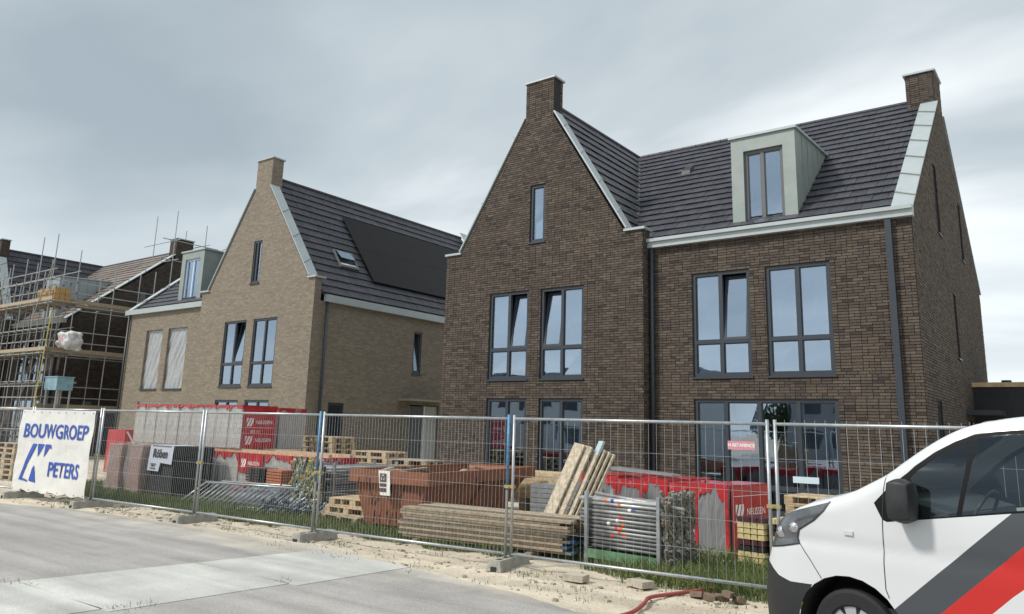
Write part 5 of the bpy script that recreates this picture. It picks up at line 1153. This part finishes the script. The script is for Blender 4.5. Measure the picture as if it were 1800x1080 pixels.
    # headlight inner parts, seams, side repeater, mirror
    def sideline(pts_, w=.004, dd=.0025):
        sm = MB()
        for p, q in zip(pts_, pts_[1:]):
            n = max(2, int((Vector(p)-Vector(q)).length/.03))
            for i in range(n):
                A = [p[c]+(q[c]-p[c])*i/n for c in (0, 1)]; B = [p[c]+(q[c]-p[c])*(i+1)/n for c in (0, 1)]; t = (Vector(B)-Vector(A)).normalized(); t = Vector((-t.y, t.x))*w/2
                sm.quad(*[(u_, inset(u_, z_)-dd, z_) for u_, z_ in ((A[0]-t.x, A[1]-t.y), (B[0]-t.x, B[1]-t.y), (B[0]+t.x, B[1]+t.y), (A[0]+t.x, A[1]+t.y))])
        sm.build('panel_seam', BLACK, root, recalc=False)
    sideline([(.338, 1.56), (.325, 1.4), (.316, 1.235), (.306, .9), (.308, .72), (.33, .66)], .006); sideline([(-.382, .971), (-.29, .85), (-.202, .72)], .006); sideline([(1.55, 1.96), (1.58, 1.3), (1.56, .6), (1.5, .35)], .006)
    sideline([(-.11, 1.325), (-.156, 1.25), (-.241, 1.168), (-.376, 1.08), (-.398, 1.014), (-.384, .968), (-.54, .93), (-.70, .9)], .012, .004)
    rp2 = MB(); rp2.obox((.044, inset(.044, 1.097)-.004, 1.097), X_, Y_, Z_, .036, .008, .015); rp2.build('side_repeater', mat('clear_lens', (.55, .55, .55), .15), root)
    hd = MB(); [hd.tube((x, inset(x, z)+.02, z), (x, inset(x, z)-.004, z), r_, 16, r_*.9) for x, z, r_ in ((-.56, 1.04, .05), (-.43, 1.09, .045))]; hd.build('lamp_reflector', mat('chrome', (.7, .7, .72), .1, 1.), root, smooth=True)
    mr = blob('mirror', BLACKP, (.515, -.1, 1.385), (.17, .2, .29), .004, 2, None, 4, .5); mr.parent = root; MB().bar((.50, -.06, 1.26), (.48, .07, 1.235), .06, .05).build('mirror_arm', BLACKP, root)
    # wheels and dark arch liners
    for cx in (wc[0], wc[0]+3.1):
        for yy, sg in ((.07, 1), (W2-.07, -1)):
            w_ = MB(); ring = [(.20, 0.0), (.215, -.012), (.30, -.012), (.325, .0), (.336, .03), (.336, .17), (.32, .2), (.2, .2)]; n = 40
            for (ra, ya), (rb, yb) in zip(ring, ring[1:]):
                for k in range(n):
                    t0, t1 = 2*math.pi*k/n, 2*math.pi*(k+1)/n; w_.quad(*[(cx+r_*math.cos(t), yy+sg*y, wc[1]+r_*math.sin(t)) for r_, y, t in ((ra, ya, t0), (ra, ya, t1), (rb, yb, t1), (rb, yb, t0))])
            ty = w_.build('wheel', RUBBER, root, smooth=True)
            hc = MB(); hc.tube((cx, yy+sg*.03, wc[1]), (cx, yy+sg*.05, wc[1]), .205, 32)
            hub = hc.build('rim', mat('dark_rim', (.05, .05, .052), .5), ty); sp_ = MB()
            for k in range(9):
                t = 2*math.pi*k/9+.35; dv_ = Vector((math.cos(t), 0, math.sin(t))); pv_ = Vector((-math.sin(t), 0, math.cos(t))); c = Vector((cx, yy+sg*.012, wc[1])); sp_.hexa([c+dv_*r_+pv_*w2+Y_*sg*y for y in (.018, 0) for r_, w2 in ((.05, -.022), (.2, -.05), (.2, .05), (.05, .022))])
            sp_.tube((cx, yy+sg*.03, wc[1]), (cx, yy-sg*.004, wc[1]), .06, 20); sp_.build('hubcap', mat('silver_hubcap', (.5, .51, .52), .35, .5), ty)
        ln = MB(); n = 20
        for k in range(n):
            t0, t1 = R(-15)+R(210)*k/n, R(-15)+R(210)*(k+1)/n
            for ya, yb in ((.035, .5), (W2-.5, W2-.035)): ln.quad(*[(cx+.44*math.cos(t), y, wc[1]+.44*math.sin(t)) for t, y in ((t0, ya), (t1, ya), (t1, yb), (t0, yb))])
        ln.box(cx-.44, cx+.44, .5, W2-.5, .25, .78); ln.build('arch_liner', DARKIN, root)
    MB().box(-.6, 4.0, .12, W2-.12, .26, .34).build('underbody', DARKIN, root)
    # cab interior
    ins = MB(); ins.hexa([(.0, .2, .9), (.75, .2, .9), (.75, W2-.2, .9), (.0, W2-.2, .9), (.25, .2, 1.42), (.72, .2, 1.30), (.72, W2-.2, 1.30), (.25, W2-.2, 1.42)]); ins.build('dashboard', mat('dash_grey', (.035, .036, .04), .7), root)
    MB().box(.0, 1.75, .12, W2-.12, .5, .56).build('cab_floor', DARKIN, root); MB().box(1.95, 2.0, .15, W2-.15, .5, 1.9).build('bulkhead', mat('bulkhead_grey', (.2, .2, .2), .8), root)
    for yy in (.25, 1.05):
        blob('seat', mat('seat_fabric', (.03, .03, .034), .9), (1.35, yy+.28, 1.0), (.5, .5, .3), .02, yy, None).parent = root; blob('seat_back', mat('seat_fabric', (.03, .03, .034), .9), (1.66, yy+.28, 1.38), (.2, .48, .75), .02, yy, None).parent = root
    st = MB(); n = 24; c = Vector((.86, .52, 1.3)); e1, e2 = Vector((0, 1, 0)), Vector((.45, 0, .89))
    for k in range(n):
        t0, t1 = 2*math.pi*k/n, 2*math.pi*(k+1)/n; st.tube(c+(e1*math.cos(t0)+e2*math.sin(t0))*.19, c+(e1*math.cos(t1)+e2*math.sin(t1))*.19, .014, 6, cap=False)
    st.tube(c-e1*.18, c+e1*.18, .02, 6); st.build('steering_wheel', BLACKP, root)
van()
# ---------------------------------------------------------------- small site clutter and what the windows mirror
rcn = wthing('red_container', 'red steel site box standing behind the clay tile packs', 'container', (-25.3, 13.2, 0)); MB().box(-25.9, -24.8, 12.8, 13.7, .1, 1.45).build('body', mat('red_box_paint', (.4, .03, .03), .5, noise_s=3), rcn); m = MB(); m.bar((-24.79, 12.85, .2), (-24.79, 13.65, 1.4), .05, .02, (1, 0, 0)); m.bar((-24.79, 13.65, .2), (-24.79, 12.85, 1.4), .05, .02, (1, 0, 0)); m.build('cross_brace', WHITE, rcn)
for k, (x0, x1, h_, y) in enumerate(((-46, -26, 6.5, -24), (-20, -6, 5.2, -30), (2, 14, 6.8, -26))):
    rt_ = wthing('street_house', ('long white', 'low grey', 'tall white')[k]+' house across the street, mirrored in the windows', 'house', ((x0+x1)/2, y, 0)); MB().box(x0, x1, y-8, y, 0, h_).build('wall', mat('white_render%d' % k, ((.6, .6, .58), (.3, .3, .3), (.55, .55, .55))[k], .9), rt_); MB().box(x0-.3, x1+.3, y-8.3, y+.3, h_, h_+.25).build('roof', ANTH, rt_)
    wm = MB(); [wm.box(x, x+1.4, y+.0, y+.03, z, z+1.5) for x in [x0+1+2.6*i for i in range(int((x1-x0)/2.6))] for z in (.9, 3.6)]; wm.build('windows', ANTH, rt_)
LEAF = attrmat('leaf', [(.02, .04, .01), (.045, .075, .02), (.08, .11, .03)], rough=.8, ns=2, bump=0)
for k, x in enumerate((-24, -16, -3, 18, 24)):
    rt_ = wthing('street_tree', ('first', 'second', 'third', 'fourth', 'fifth')[k]+' leafy tree across the street, mirrored in the windows', 'tree', (x, -42, 0)); MB().tube((x, -42, 0), (x, -42, 2.6), .18, 8, .1).build('trunk', mat('bark', (.09, .07, .05), .9), rt_); lm = MB()
    for i in range(2600):
        p = Vector((rg.gauss(0, 1), rg.gauss(0, 1), rg.gauss(0, .8))); p = p.normalized()*min(p.length, 1.9)*1.3+Vector((x, -42, 3.2)); a1 = Vector((rg.gauss(0, 1), rg.gauss(0, 1), rg.gauss(0, 1))).normalized()*.2; b1 = a1.orthogonal().normalized()*.14; lm.tone = rg.random(); lm.quad(p-a1, p-b1, p+a1, p+b1)
    lm.build('crown', LEAF, rt_, recalc=False)
